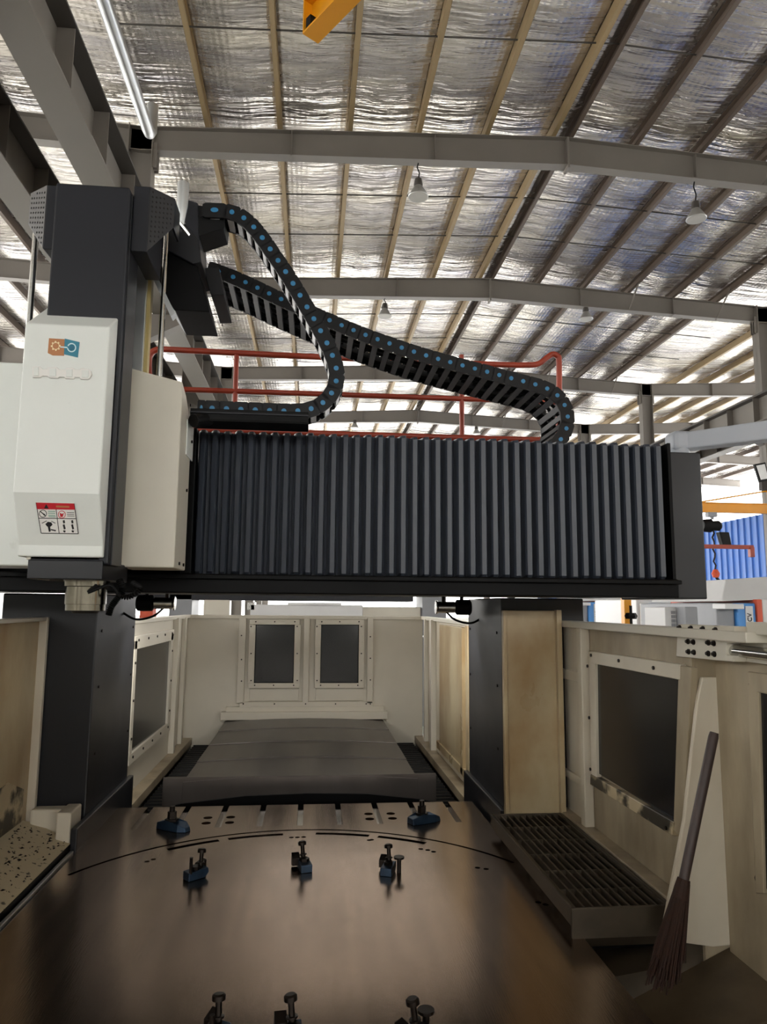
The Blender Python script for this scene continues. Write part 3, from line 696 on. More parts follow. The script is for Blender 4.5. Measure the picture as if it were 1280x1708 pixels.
flat([(94, 843), (116, 843.7), (116, 846.5), (94, 845.8)], .0024, .0030, 'heading_text', m_logo_o, ws)
for a_, b_ in (((60.5, 838), (69, 889)), ((69, 889), (131, 890)), ((131, 890), (124, 839.5)), ((64.5, 864), (127, 865)), ((94, 849.5), (99, 889.5))):
    d = Vector((b_[0]-a_[0], b_[1]-a_[1])).normalized(); nx, ny = -d.y*.55, d.x*.55
    flat([(a_[0]+nx, a_[1]+ny), (b_[0]+nx, b_[1]+ny), (b_[0]-nx, b_[1]-ny), (a_[0]-nx, a_[1]-ny)], .0018, .0024, 'grid_line', m_print, ws)
def icon_ring(cx, cy, r):
    for k in range(16):
        a, c = 6.2832*k/16, 6.2832*(k+1)/16
        yield [(cx+r*math.cos(a), cy+r*math.sin(a)), (cx+r*math.cos(c), cy+r*math.sin(c)), (cx+(r-1)*math.cos(c), cy+(r-1)*math.sin(c)), (cx+(r-1)*math.cos(a), cy+(r-1)*math.sin(a))]
def multi(polys, n, m, par):
    b = MB()
    for pts in polys:
        q = [PCH(*p) for p in pts]; nn = q[0][1]; b.prism([a+nn*.0018 for a, _ in q], nn*.0006)
    return b.build(n, m, par)
multi(list(icon_ring(72, 856.5, 6.5))+[[(67, 853), (68, 852), (77, 860), (76, 861)], [(71, 855), (75, 857), (77, 861), (73, 859)]], 'pictogram', m_print, ws)
multi(list(icon_ring(103.5, 858, 6.5))+[[(100, 855), (104, 857), (107, 855), (105, 862), (101, 862)]], 'pictogram', m_red, ws)
multi([[(x, y), (x+12, y+.3), (x+12, y+1.4), (x, y+1.1)] for x, y in ((80.5, 852), (80.5, 855), (81, 858.5), (81.5, 861))], 'cell_text', m_pgreen, ws)
multi([[(x, y), (x+12, y+.3), (x+12, y+1.2), (x, y+.9)] for x, y in ((112, 854), (112, 857), (112.5, 860))], 'cell_text', MATS['charcoal_machine_paint'], ws)
multi([[(76, 874), (80, 870), (86, 871), (88, 875), (85, 878), (79, 878)], [(80, 878), (84, 878), (85, 886), (82, 887)], [(70, 872), (78, 868), (78.5, 869), (70.5, 873)], [(86, 868.5), (93, 872), (92.5, 873), (86, 869.5)], [(85, 882), (94, 884), (93, 886), (85, 884)]], 'pictogram', MATS['charcoal_machine_paint'], ws)
multi([p for cx in (107, 121) for p in ([(cx-2, 868), (cx+1, 867), (cx+2, 872), (cx-1, 873)], [(cx-2, 875), (cx+1, 874), (cx+3, 882), (cx, 883)], [(cx-1, 884), (cx+3, 885), (cx+2, 888), (cx-1, 887)])], 'pictogram', m_print, ws)

# ------------------------------------------------------------------ cable chains
def chain(name, label, dots, Y, wid, hgt, barmat, cap_skip=0):
    pts = [PY(x, y, Y) for x, y in dots]
    t = thing(name, label, 'cable chain', pts[0])
    seg = sum((pts[i+1]-pts[i]).length for i in range(len(pts)-1))/(len(pts)-1)
    lk = MB(); L = seg; h = hgt/2
    lk.xz([(-L*.56, -h*.8), (-L*.42, -h), (L*.42, -h), (L*.56, -h*.8), (L*.56, h*.8), (L*.42, h), (-L*.42, h), (-L*.56, h*.8)], 0, .012)
    lkm = lk.mesh('link', m_chain)
    brm = MB().box(-L*.22, L*.22, .012, wid-.012, -h*.98, -h*.74).mesh('crossbar', barmat)
    cp = MB().rings((0, 0, 0), (0, -.004, 0), [(0, .0115), (.9, .0115), (1, .009)], 14); cpm = cp.mesh('pivot_cap', m_blue)
    sl = MB().box(-.007, .007, -.0052, -.004, -.0015, .0015).box(-.0015, .0015, -.0052, -.004, -.006, .006); slm = sl.mesh('cap_slot', m_logo_t)
    cbl = MB()
    for i in range(len(pts)-1):
        a, c = pts[i], pts[i+1]; d = c-a; m_ = (a+c)/2
        o = put('link', lkm, t, loc=m_-pts[0]); o.rotation_euler[1] = -math.atan2(d.z, d.x); o.scale = (d.length/seg, 1, 1)
        put('far_plate', lkm, o, loc=(0, wid-.012, 0)); put('crossbar', brm, o); put('crossbar', brm, o, loc=(0, 0, 1.72*h))
        if i >= cap_skip:
            q = put('pivot_cap', cpm, o, loc=(0, 0, 0))
    for j in range(4):
        yy = Y+.03+(wid-.06)*j/3
        MB().tube([(p.x, yy, p.z+(-1)**j*.008) for p in pts], .010, 6).build('cable', m_rubber, t)
    return t
d1 = [(340, 350), (364, 350), (388, 352), (408, 362), (424, 379), (438, 396), (451, 416), (464, 435), (477, 453), (489, 473), (501, 493), (512, 512), (524, 532), (535, 552), (546, 572), (555, 593), (563, 614), (563, 636), (555, 657), (540, 673), (520, 684), (497, 686), (474, 686), (450, 685), (426, 684), (402, 683), (378, 682), (354, 681), (330, 680)]
d1 = [((d1[i][0]+d1[i+1][0])/2 if 0 < i < len(d1)-1 else d1[i][0], (d1[i][1]+d1[i+1][1])/2 if 0 < i < len(d1)-1 else d1[i][1]) for i in range(len(d1))]
chain('cable_chain', 'S-curved black cable chain running down into the short trough', d1, 3.18, .13, .072, m_barw)
d2 = [(348, 447), (368, 453), (389, 462), (410, 471), (430, 480), (449, 490), (469, 499), (490, 508), (510, 517), (530, 526), (550, 534), (570, 543), (590, 551), (610, 559), (630, 566), (650, 573), (670, 580), (691, 587), (711, 593), (731, 599), (751, 604), (772, 610), (792, 615), (813, 620), (833, 626), (853, 631), (873, 636), (893, 641), (914, 647), (931, 658), (944, 675), (949, 695), (947, 715), (937, 734), (922, 748), (905, 755)]
d2 = [((d2[i][0]+d2[i+1][0])/2 if 0 < i < len(d2)-1 else d2[i][0], (d2[i][1]+d2[i+1][1])/2 if 0 < i < len(d2)-1 else d2[i][1]) for i in range(len(d2))]
chain('cable_chain', 'long wide black cable chain sagging across to the beam end', d2, 3.64, .34, .078, m_bar)

# ------------------------------------------------------------------ red pipe railing behind the beam
rl = thing('pipe_railing', 'red painted pipe railing along the top of the cross beam', 'railing', (.3, 4.4, 2.78))
RY = 4.40
def rp(x, y): return PY(x, y, RY)
top_ = [rp(250, 640), rp(248, 605), rp(252, 590), rp(265, 583), rp(300, 584), rp(500, 594), rp(800, 607), rp(880, 609), rp(900, 606), rp(912, 597), rp(922, 591), rp(930, 594), rp(933, 606), rp(933, 700)]
low = [rp(933, 690), rp(932, 720), rp(925, 731), rp(910, 734), rp(600, 725), rp(330, 716), rp(240, 713)]
MB().tube(catmull(top_, 5), .019, 12).build('top_rail', m_rail, rl, smooth=True)
MB().tube([rp(250, 648), rp(315, 650), rp(560, 658), rp(933, 671)], .017, 12).build('mid_rail', m_rail, rl, smooth=True)
MB().tube(catmull(low, 5), .019, 12).build('low_rail', m_rail, rl, smooth=True)
for x in (250, 395, 770, 933):
    a = rp(x, 590 if x < 900 else 640); MB().cyl((a.x, RY, a.z-(.0 if x in (250,) else .01)), (a.x, RY, 2.76), .016, 12).build('post', m_rail, rl, smooth=True)
# second railing end on the other side of the head
tag(MB().tube(catmull([(-1.48, 3.9, 2.76), (-1.48, 3.9, 3.4), (-1.47, 3.9, 3.48), (-1.42, 3.9, 3.53), (-1.3, 3.9, 3.53), (-1.16, 4.0, 3.52), (-1.12, 4.0, 3.45), (-1.12, 4.0, 2.76)], 6), .019, 12).build('pipe_hoop', m_rail, smooth=True), 'short red pipe hoop behind the white saddle cover', 'railing')
# ------------------------------------------------------------------ front guards, right side
sp = thing('splash_panel', 'tall cream splash panel with brown coolant stains before the gantry column', 'splash panel', (1.25, 3.93, .6))
a, c = PY(838, 1018, 3.92), PY(942, 1345, 3.92)
MB().box(a.x, c.x, 3.92, 3.94, .55, a.z).build('panel_sheet', m_stain, sp, .004)
MB().box(a.x, a.x+.02, 3.90, 3.93, .8, a.z).build('edge_fold', m_stain, sp, .003)
MB().box(c.x-.03, c.x, 3.89, 3.93, .8, a.z+.004).build('edge_fold', m_stain, sp, .003)
DX = 1.44
dr = thing('guard_door', 'cream sliding guard door with a large dark window over the grating', 'door', (DX, 3.3, .6))
DT = 1.975
MB().box(DX, DX+.03, 2.60, 3.98, .55, DT-.03).build('door_sheet', m_stain_dark, dr)
MB().box(DX-.045, DX+.05, 2.2, 3.99, DT-.035, DT).build('top_channel', m_cream_clean, dr, .004)
MB().box(DX-.012, DX, 3.70, 3.98, .95, DT-.03).build('rear_strip', m_cream, dr, .003)
MB().box(DX-.05, DX, 3.62, 3.68, .95, DT-.03).build('upright', m_cream, dr, .006)
MB().box(DX-.03, DX, 3.68, 3.97, 1.655, 1.71).build('cross_strap', m_cream, dr, .004)
MB().box(DX-.03, DX, 3.68, 3.97, 1.13, 1.17).build('cross_strap', m_cream, dr, .004)
# window frame and pane, corners read from the door plane
def pd(x, y, X=DX): return PX(x, y, X)
def dpoly(pts, n, m, h0, h1, par, bev=0): return MB().prism([pd(*p)+Vector((-h0, 0, 0)) for p in pts], (-(h1-h0), 0, 0)).build(n, m, par, bev)
vw = thing('viewing_window', None, None, (0, 0, 0)); vw.parent = dr; vw.location = (0, 0, 0)
dpoly([(1000, 1108), (1145, 1136), (1136, 1372), (1003, 1290)], 'pane', m_glass, .004, .012, vw)
dpoly([(993, 1086), (1146, 1108), (1146, 1134), (995, 1106)], 'window_frame', m_cream, .0, .028, vw, .003)
dpoly([(990, 1086), (1001, 1088), (1004, 1300), (995, 1296)], 'window_frame', m_cream, .0, .026, vw, .003)
dpoly([(1143, 1110), (1165, 1113), (1150, 1400), (1134, 1385)], 'window_frame', m_stain_dark, .0, .026, vw, .003)
dpoly([(995, 1291), (1137, 1371), (1134, 1394), (994, 1308)], 'window_frame', m_spatter, .0, .03, vw, .003)
b = MB(); screw_strip(b, [pd(x, y)+Vector((-.028, 0, 0)) for x, y in ((996, 1093), (1043, 1102), (1102, 1114), (990, 1111), (983, 1129), (993, 1197), (987, 1255), (995, 1283), (1124, 1381))], (-1, 0, 0), .008); b.build('screw_heads', m_bolt, vw, stuff=True)
# bottom kick rail, sloped ledge under the door
MB().yz([(2.64, .93), (3.98, .93), (3.98, .96), (2.64, .96)], DX-.07, DX).build('kick_rail', m_stain_dark, dr, .004)
MB().yz([(2.64, .89), (3.98, .89), (3.98, .925), (2.64, .925)], DX-.10, DX).build('kick_rail', m_stain_dark, dr, .004)
sl = tag(MB().xz([(.99, .60), (1.435, .60), (1.435, .87), (1.37, .86), (1.365, .79), (1.06, .75), (.99, .70)], 2.62, 3.9).build('chip_shelf', m_grate), 'dark grimy shelf between grating and guard door', 'shelf')
# near door leaf with tapered edge plate
nd = thing('guard_door', 'near cream guard door leaf with tapered edge plate and streaked dirt', 'door', (1.5, 2.0, .6))
NX = 1.51
MB().box(1.43, 1.56, 2.602, 2.622, .55, 1.95).build('edge_backing', m_stain_dark, nd)
MB().box(NX, NX+.03, .9, 2.58, .842, 1.93).build('door_sheet', m_stain_dark, nd)  # dirt-streaked; kept darker than the edge plate, painting in their shading difference
g = [PY(*q, 2.58) for q in ((1172, 1130), (1215, 1130), (1232, 1142), (1236, 1330), (1240, 1480), (1246, 1575), (1190, 1580), (1104, 1568), (1142, 1370), (1164, 1170))]
MB().prism(g, (0, .02, 0)).build('edge_plate', m_cream, nd, .004)
MB().prism([PY(*q, 2.66) for q in ((1160, 1100), (1174, 1100), (1172, 1160), (1150, 1330), (1144, 1330), (1160, 1200))], (0, .02, 0)).build('edge_stay', m_stain_dark, nd, .003)
q = thing('viewing_window', None, None, (0, 0, 0)); q.parent = nd; q.location = (0, 0, 0)
dpn = lambda pts, n, m, h0, h1, par: MB().prism([PX(*p, NX)+Vector((-h0, 0, 0)) for p in pts], (-(h1-h0), 0, 0)).build(n, m, par, .004)
dpn([(1266, 1150), (1400, 1190), (1400, 1560), (1278, 1480)], 'pane', m_glass, .002, .01, q)
dpn([(1256, 1140), (1274, 1142), (1284, 1490), (1270, 1490)], 'window_frame', m_stain_dark, 0, .02, q)
dpn([(1256, 1120), (1400, 1140), (1400, 1180), (1260, 1152)], 'window_frame', m_stain_dark, 0, .02, q)
b = MB(); screw_strip(b, [PX(x, y, NX) for x, y in ((1255, 1160), (1263, 1311), (1265, 1466))], (-1, 0, 0), .011); b.build('bolt_heads', m_bolt, nd, stuff=True)
# bracket plate with bolts and the round guide rail
bk = MB().prism([PX(*p, 1.42) for p in ((1131, 1041), (1225, 1045), (1226, 1072), (1212, 1074), (1211, 1093), (1224, 1094), (1222, 1104), (1128, 1095))], (.05, 0, 0)).build('hanger_plate', m_cream_clean, nd, .003)
bh = MB().rings((0, 0, 0), (-.012, 0, 0), [(0, .0105), (.4, .0105), (.42, .007), (1, .006)], 10).mesh('bolt', m_bolt)
for x, y in ((1135, 1047), (1154, 1048), (1174, 1049), (1195, 1051), (1149, 1070), (1158, 1071), (1183, 1072), (1192, 1073), (1150, 1087), (1159, 1088), (1183, 1090), (1193, 1091)):
    put('bolt', bh, nd, loc=PX(x, y, 1.42)-Vector((1.5, 2.0, .6)))
a = PX(1214, 1084, 1.45)
MB().cyl((1.45, a.y, a.z), (1.45, .9, a.z), .02, 20).build('guide_rod', m_steel, nd, smooth=True)
MB().box(1.47, 1.50, .9, a.y+.1, a.z-.035, a.z+.045).build('rod_backing', m_cream_clean, nd, .003)
MB().box(1.43, 1.52, .9, 2.25, a.z+.06, a.z+.10).build('top_channel', m_cream_clean, nd, .004)
# sloped apron plates at the front right
ap = thing('apron_plate', 'cream sloped apron sheet with a fold line below the near door leaf', 'apron', (1.3, 1.9, .5))
MB().prism([(1.53, 2.60, .85), (1.53, .9, .85), (1.08, .9, .62), (1.05, 2.58, .66)], (0, 0, -.015)).build('apron_sheet', m_oily, ap)
MB().prism([(1.46, 2.15, .845), (1.10, 2.28, .665), (1.10, 2.30, .66), (1.46, 2.18, .84)], (0, 0, .012)).build('apron_fold', m_oily, ap)
# ------------------------------------------------------------------ grating tray
GZ = .95
tr = thing('grating_tray', 'grimy steel grating tray with rounded front between table and door', 'grating', (1.17, 3.3, .80))
gx0, gx1, gy0, gy1 = .975, 1.365, 2.70, 3.90
n_b = 11
bar = MB().box(-.004, .004, gy0+.012, gy1-.012, -.04, 0).mesh('bearing_bar', m_grate)
for k in range(n_b): put('bearing_bar', bar, tr, loc=(gx0+.02+(gx1-gx0-.04)*k/(n_b-1)-1.17, -3.3, GZ-.80))
crs = MB().box(gx0-1.17+.01, gx1-1.17-.01, -.004, .004, -.035, -.006).mesh('cross_bar', m_grate)
for k in range(1, 6): put('cross_bar', crs, tr, loc=(0, gy0+(gy1-gy0)*k/6-3.3, GZ-.80))
b = MB(); b.box(gx0, gx0+.012, gy0, gy1, GZ-.06, GZ+.004); b.box(gx1-.012, gx1, gy0, gy1, GZ-.06, GZ+.004); b.box(gx0, gx1, gy1-.012, gy1, GZ-.06, GZ+.004); b.build('tray_frame', m_grate, tr, .002)
MB().yz([(gy0, GZ+.004), (gy0+.012, GZ+.004), (gy0+.012, GZ-.10), (gy0+.05, GZ-.15), (gy0+.04, GZ-.155), (gy0-.002, GZ-.10)], gx0, gx1).build('front_apron', m_grate, tr, .003)
MB().box(gx0+.015, gx1-.015, gy0+.03, gy1-.03, GZ-.15, GZ-.14).build('tray_pan', m_blackflat, tr)
# ------------------------------------------------------------------ broom
bmr = thing('broom', 'broom with dark round wooden handle leaning on the near door leaf', 'broom', (1.12, 2.45, .62))
h1 = PY(1192, 1222, 2.40); h0 = PY(1138, 1482, 2.36)
MB().rings(h0, h1, [(0, .016), (.97, .0165), (1, .014)], 14).build('handle', m_wood, bmr, smooth=True)
dirv = (h0-h1).normalized(); tip = h0+dirv*.30
rnd = random.Random(5); b = MB()
side = dirv.orthogonal().normalized(); sid2 = dirv.cross(side)
for k in range(150):
    a = rnd.uniform(0, 6.28); r = math.sqrt(rnd.random()); e = (side*math.cos(a)+sid2*math.sin(a))
    p0_ = h0+e*r*.018-dirv*.02; p1_ = h0+dirv*rnd.uniform(.2, .31)+Vector((e.x*.055, e.y*.04, e.z*.02))*r
    b.rings(p0_, p1_, [(0, .004), (1, .0025)], 4)
b.build('bristles', m_bristle, bmr, stuff=True)
MB().rings(h0-dirv*.03, h0+dirv*.03, [(0, .02), (.5, .024), (1, .026)], 14).build('binding', m_bristle, bmr)
# ------------------------------------------------------------------ front guards, left side
lp = thing('splash_panel', 'cream splash panel stained brown with dark spatter beside the spindle side column', 'splash panel', (-1.42, 3.2, .6))
LX = -1.42
MB().box(LX-.02, LX, .9, 3.97, .6, 1.965).build('panel_sheet', m_spatter if False else m_stain, lp)
MB().box(LX-.03, LX+.035, .9, 3.99, 1.955, 1.975).build('top_fold', m_cream, lp, .003)
MB().box(LX-.03, LX+.04, 3.96, 3.99, .9, 1.975).build('edge_fold', m_cream, lp, .003)
MB().prism([(LX, 2.4, .9), (LX, 3.9, .9), (LX, 3.9, 1.12), (LX, 3.7, 1.20), (LX, 3.2, 1.16), (LX, 2.4, 1.25)], (.003, 0, 0)).build('chip_crust', m_spatter, lp)
ch = thing('chip_chute', 'cream chute plate sprinkled with dark metal chips along the table edge', 'chute', (-1.3, 2.8, .5))
MB().prism([(LX+.001, 1.0, .965), (LX+.001, 3.92, .965), (-1.36, 3.92, .95), (-1.145, 3.85, .885), (-1.145, 1.0, .885)], (0, 0, -.02)).build('chute_sheet', m_chute, ch)
MB().box(-1.165, -1.143, 1.0, 3.85, .80, .885).build('chute_lip', m_blackflat, ch, .002)
MB().box(-1.135, -1.118, 1.0, 3.77, .74, .862).build('wiper_edge', m_galv, ch, .002)
MB().box(-1.38, -1.22, 3.90, 3.98, .90, 1.02).build('chute_block', m_cream, ch, .012)
MB().box(-1.22, -1.15, 3.80, 3.97, .87, 1.03).build('chute_block', m_cream, ch, .008)
rnd = random.Random(11); b = MB()
for k in range(220):
    x = rnd.uniform(LX+.02, -1.17); y = rnd.uniform(2.3, 3.85); z = .965-(x-LX)/(.275)*.08+.001; a = rnd.uniform(0, 3.14); l = rnd.uniform(.004, .014)
    c_, s_ = math.cos(a)*l, math.sin(a)*l; b.add([(x-c_, y-s_, z), (x+s_*.4, y-c_*.4, z), (x+c_, y+s_, z), (x, y, z+.006)], [(0, 1, 3), (1, 2, 3), (2, 0, 3), (0, 2, 1)])
b.build('metal_chips', m_bolt, ch, stuff=True)
# ------------------------------------------------------------------ work lamps under the beam
def wlamp(px, py, s, lab, on):
    p = PY(px, py, 4.55); t = thing('work_lamp', lab, 'lamp', p)
    MB().rings((p.x-.11*s, p.y, p.z), (p.x+.02*s, p.y, p.z), [(0, .042), (.05, .046), (.12, .036), (.95, .036), (1, .03)], 20).build('lamp_tube', m_steel, t, smooth=True)
    MB().rings((p.x+.02*s, p.y, p.z), (p.x+.12*s, p.y, p.z), [(0, .038), (.08, .05), (.92, .05), (1, .04)], 20).build('lamp_head', m_rubber, t, smooth=True)
    ld = bpy.data.lights.new('work_lamp_light', 'SPOT'); ld.energy = 26; ld.spot_size = math.radians(150); ld.spot_blend = .8; ld.shadow_soft_size = .05; ld.color = (1, .96, .88)
    lo_ = bpy.data.objects.new('work_lamp_light', ld); COL.objects.link(lo_); lo_.parent = t; lo_.location = (-.05*s, .02, -.055); lo_.rotation_euler = (math.radians(38), 0, 0)
    MB().box(p.x-.07, p.x-.05, p.y-.01, p.y+.01, p.z+.03, 2.12).build('hanger', m_bolt, t)
    MB().box(p.x+.05, p.x+.07, p.y-.01, p.y+.01, p.z+.03, 2.12).build('hanger', m_bolt, t)
    MB().tube(catmull([(p.x-.04*s, p.y, p.z-.03), (p.x+.02*s, p.y, p.z-.08), (p.x+.12*s, p.y, p.z-.10), (p.x+.2*s, p.y, p.z-.06)], 5), .007, 8).build('lamp_cord', m_rubber, t)
wlamp(755, 1013, 1, 'cylindrical steel work lamp hung beside the gantry column on the grating side', True)
wlamp(262, 1006, -1, 'cylindrical steel work lamp hung beside the spindle side gantry column', True)
# ------------------------------------------------------------------ swing arm of the control panel at the beam end
sa = thing('control_boom', 'light grey rectangular control boom pivoting on the beam end', 'boom', (1.9, 3.7, 2.84))
p = PY(1132, 738, 3.7)
MB().rings((p.x, 3.7, 2.78), (p.x, 3.7, 2.93), [(0, .06), (.12, .06), (.14, .052), (.3, .052), (.32, .058), (1, .058)], 24).build('pivot', m_armgrey, sa, smooth=True)
q0, q1 = PY(1148, 737, 3.68), PY(1330, 697, 3.35)
dv = (q1-q0); dv.z = 0; nrm = Vector((-dv.y, dv.x, 0)).normalized()*.045
def armsec(c, h): return [c-nrm+Vector((0, 0, -h)), c+nrm+Vector((0, 0, -h)), c+nrm+Vector((0, 0, h)), c-nrm+Vector((0, 0, h))]
MB().loft(armsec(q0, .048), armsec(q0+(q1-q0)*.001+dv*1.6+Vector((0, 0, .02)), .055)).build('arm_tube', m_armgrey, sa, .008)
MB().box(p.x-.055, q0.x+.02, 3.64, 3.76, q0.z-.055, q0.z+.055).build('elbow', m_armgrey, sa, .025, seg=4)
# ------------------------------------------------------------------ yellow crane boom overhead
jb = thing('jib_boom', 'orange yellow jib crane boom end with black stop block overhead', 'crane', (.277, 4.75, 6.5))
A = PZ(531, 73, 6.5); B = PZ(603, 0, 6.5); D = (B-A); D.z = 0; D.normalize(); Wd = Vector((D.y, -D.x, 0)); 
if Wd.x > 0: Wd = -Wd
w0 = .15; Lb = 4.2
def pr_(off0, off1, z0, z1, l0, l1): return MB().loft([A+D*l0+Wd*off0+Vector((0, 0, z0)), A+D*l0+Wd*off1+Vector((0, 0, z0)), A+D*l0+Wd*off1+Vector((0, 0, z1)), A+D*l0+Wd*off0+Vector((0, 0, z1))], [A+D*l1+Wd*off0+Vector((0, 0, z0)), A+D*l1+Wd*off1+Vector((0, 0, z0)), A+D*l1+Wd*off1+Vector((0, 0, z1)), A+D*l1+Wd*off0+Vector((0, 0, z1))])
pr_(0, w0, 0, .016, 0, Lb).build('bottom_flange', m_yellow, jb)
pr_(.055, .075, .016, .29, 0, Lb).build('boom_web', m_yellow, jb)
pr_(0, w0, .29, .306, 0, Lb).build('top_flange', m_yellow, jb)
pr_(0, w0, .016, .29, 0, .012).build('end_plate', m_yellow, jb)
pr_(.08, .14, .02, .12, .03, .09).build('stop_block', m_rubber, jb)
me_ = A+D*Lb; MB().cyl((me_.x, me_.y, 0), (me_.x, me_.y, 6.95), .15, 20).build('mast', m_yellow, jb, smooth=True)
# ------------------------------------------------------------------ hall background on the right
jc = thing('jib_crane', 'yellow wall jib crane reaching out from the hall column by the blue wall', 'crane', (11.5, 17.1, 4.2))
z = PY(1220, 848, 16.9).z
MB().box(9.2, 11.62, 16.82, 16.84, z-.11, z+.11).build('boom_web', m_yellow, jc); MB().box(9.2, 11.62, 16.76, 16.9, z-.125, z-.11).build('boom_flange', m_yellow, jc); MB().box(9.2, 11.62, 16.76, 16.9, z+.11, z+.125).build('boom_flange', m_yellow, jc)
MB().box(11.56, 11.66, 16.7, 16.98, z-.3, z+.5).build('mount_plate', m_yellow, jc)
MB().cyl((11.6, 16.84, z+.48), (9.6, 16.84, z+.12), .02, 8).build('tie_rod', m_yellow, jc)
ho = thing('chain_hoist', 'black electric chain hoist with hook hanging from the yellow wall jib', 'hoist', PY(1188, 872, 16.83))
hx = PY(1188, 872, 16.83)
MB().box(hx.x-.12, hx.x+.12, 16.76, 16.92, z-.24, z-.125).build('trolley', m_cabgrey, ho, .01)
MB().rings((hx.x-.26, 16.83, z-.46), (hx.x+.22, 16.83, z-.46), [(0, .12), (.1, .16), (.45, .17), (.5, .12), (.9, .13), (1, .09)], 16).build('motor_housing', m_rubber, ho, smooth=True)
MB().loft([(hx.x+.14, 16.75, z-.62), (hx.x+.4, 16.75, z-.62), (hx.x+.4, 16.93, z-.62), (hx.x+.14, 16.93, z-.62)], [(hx.x+.24, 16.75, z-1.0), (hx.x+.46, 16.75, z-1.0), (hx.x+.46, 16.93, z-1.0), (hx.x+.24, 16.93, z-1.0)]).build('chain_bag', m_rubber, ho, .02)
MB().box(hx.x-.02, hx.x+.04, 16.8, 16.86, z-.3, z-.24).build('suspension_eye', m_cabgrey, ho)
cm = MB().tube([(hx.x+.02+.03*math.sin(i*2.2), 16.83, z-.55-i*.1) for i in range(11)], .022, 6); cm.build('load_chain', m_bolt, ho)
MB().rings((hx.x+.03, 16.83, z-1.55), (hx.x+.03, 16.83, z-1.75), [(0, .05), (.5, .1), (1, .07)], 10).build('hook_block', m_orange, ho, smooth=True)
MB().tube(catmull([(hx.x+.03, 16.83, z-1.75), (hx.x+.14, 16.83, z-1.86), (hx.x+.1, 16.83, z-2.02), (hx.x-.02, 16.83, z-2.02), (hx.x-.06, 16.83, z-1.92)], 5), .03, 8).build('hook', m_bolt, ho, smooth=True)
ra = thing('swing_jib', 'thin dark red swing jib arm in front of the blue wall', 'crane', (9.0, 15.2, 0))
pa, pb = PY(1150, 911, 15.0), PY(1257, 914, 15.0)
MB().box(pa.x-.3, pb.x, 14.97, 15.03, pa.z-.045, pa.z+.045).build('jib_arm', m_rail, ra, .005)
MB().box(pb.x-.1, pb.x, 14.95, 15.05, pa.z-.22, pa.z).build('arm_stop', m_rail, ra, .005)
MB().cyl((pa.x-.3, 15, 0), (pa.x-.3, 15, pa.z+.3), .07, 14).build('post', m_rail, ra, smooth=True)
# flood light on the hall column
fl_ = thing('flood_light', 'flood light fixed to the hall column above the yellow wall jib', 'lamp', PY(1268, 788, 16.8))
p = PY(1268, 788, 16.8); MB().prism([(p.x-.16, 16.75, p.z+.2), (p.x+.14, 16.75, p.z+.26), (p.x+.22, 16.75, p.z-.2), (p.x-.04, 16.75, p.z-.26)], (0, .08, 0)).build('housing', m_rubber, fl_, .01)
MB().prism([(p.x-.12, 16.745, p.z+.16), (p.x+.11, 16.745, p.z+.21), (p.x+.18, 16.745, p.z-.16), (p.x-.02, 16.745, p.z-.2)], (0, .006, 0)).build('lens', m_barw, fl_)
MB().box(p.x+.05, p.x+.3, 16.82, 16.95, p.z-.45, p.z-.2).build('bracket', m_bolt, fl_)
# machines beyond the door
def textmesh(s, size, m, name, parent, loc, rot):
    cu = bpy.data.curves.new(name, 'FONT'); cu.body = s; cu.size = size; cu.extrude = .004; cu.align_x = 'CENTER'; cu.align_y = 'CENTER'
    to = bpy.data.objects.new(name, cu); COL.objects.link(to); bpy.context.view_layer.update()
    me = bpy.data.meshes.new_from_object(to.evaluated_get(bpy.context.evaluated_depsgraph_get())); bpy.data.objects.remove(to)
    me.materials.clear(); me.materials.append(m); o = put(name, me, parent, loc=loc); o.rotation_euler = rot; return o
def cnc(x0, Y, lab, wscale=1.0, letters='MCV', fr=None):
    def X(px): return PY(px, 1010, Y).x
    t = thing('machining_centre', lab, 'machine', (X(x0), Y, 0))
    def zz(py): return PY(x0, py, Y).z
    k = wscale
    zt_ = zz(1003)
    MB().box(X(x0), X(x0+30*k), Y, Y+2.2, 0, zt_-.02*k).build('control_cabinet', m_cabgrey, t, .02)
    MB().box(X(x0-3*k), X(x0+28*k), Y-.25, Y+.05, zt_-.10, zt_-.03).build('cabinet_hood', m_cabwhite, t, .01)
    MB().box(X(x0+31*k), X(x0+62*k), Y-.05, Y+2.2, 0, zt_-.02).build('front_door', m_bluecab, t, .02)
    MB().box(X(x0+62*k), X(x0+71*k), Y-.08, Y+2.2, 0, zt_+.03).build('red_stripe', m_orange, t, .01)
    MB().box(X(x0+71*k), X(x0+80*k), Y-.08, Y+2.2, 0, zt_+.03).build('pale_stripe', m_cabwhite, t, .01)
    MB().box(X(x0+80*k), X(x0+130*k), Y-.1, Y+2.2, 0, zt_+.05).build('side_panel', m_cabwhite, t, .02)
    MB().loft([(X(x0+10*k), Y, zt_), (X(x0+130*k), Y, zt_+.05), (X(x0+130*k), Y+2, zt_+.05), (X(x0+10*k), Y+2, zt_)], [(X(x0+40*k), Y+.3, zt_+.3), (X(x0+120*k), Y+.3, zt_+.35), (X(x0+120*k), Y+1.8, zt_+.35), (X(x0+40*k), Y+1.8, zt_+.3)]).build('roof_hood', m_cabwhite, t, .01)
    lw = (X(x0+56*k)-X(x0+44*k)); lx = (X(x0+56*k)+X(x0+44*k))/2
    lp_ = MB().box(lx-lw/2, lx+lw/2, Y-.065, Y-.05, zt_-.42*k*Y/9, zt_-.06).build('name_plate', m_cabwhite, t)
    textmesh(letters, lw*.85, m_print, 'name_letters', lp_, (lx-X(x0), -.07, zt_-.06-.18*k*Y/9), (math.pi/2, -math.pi/2, 0))
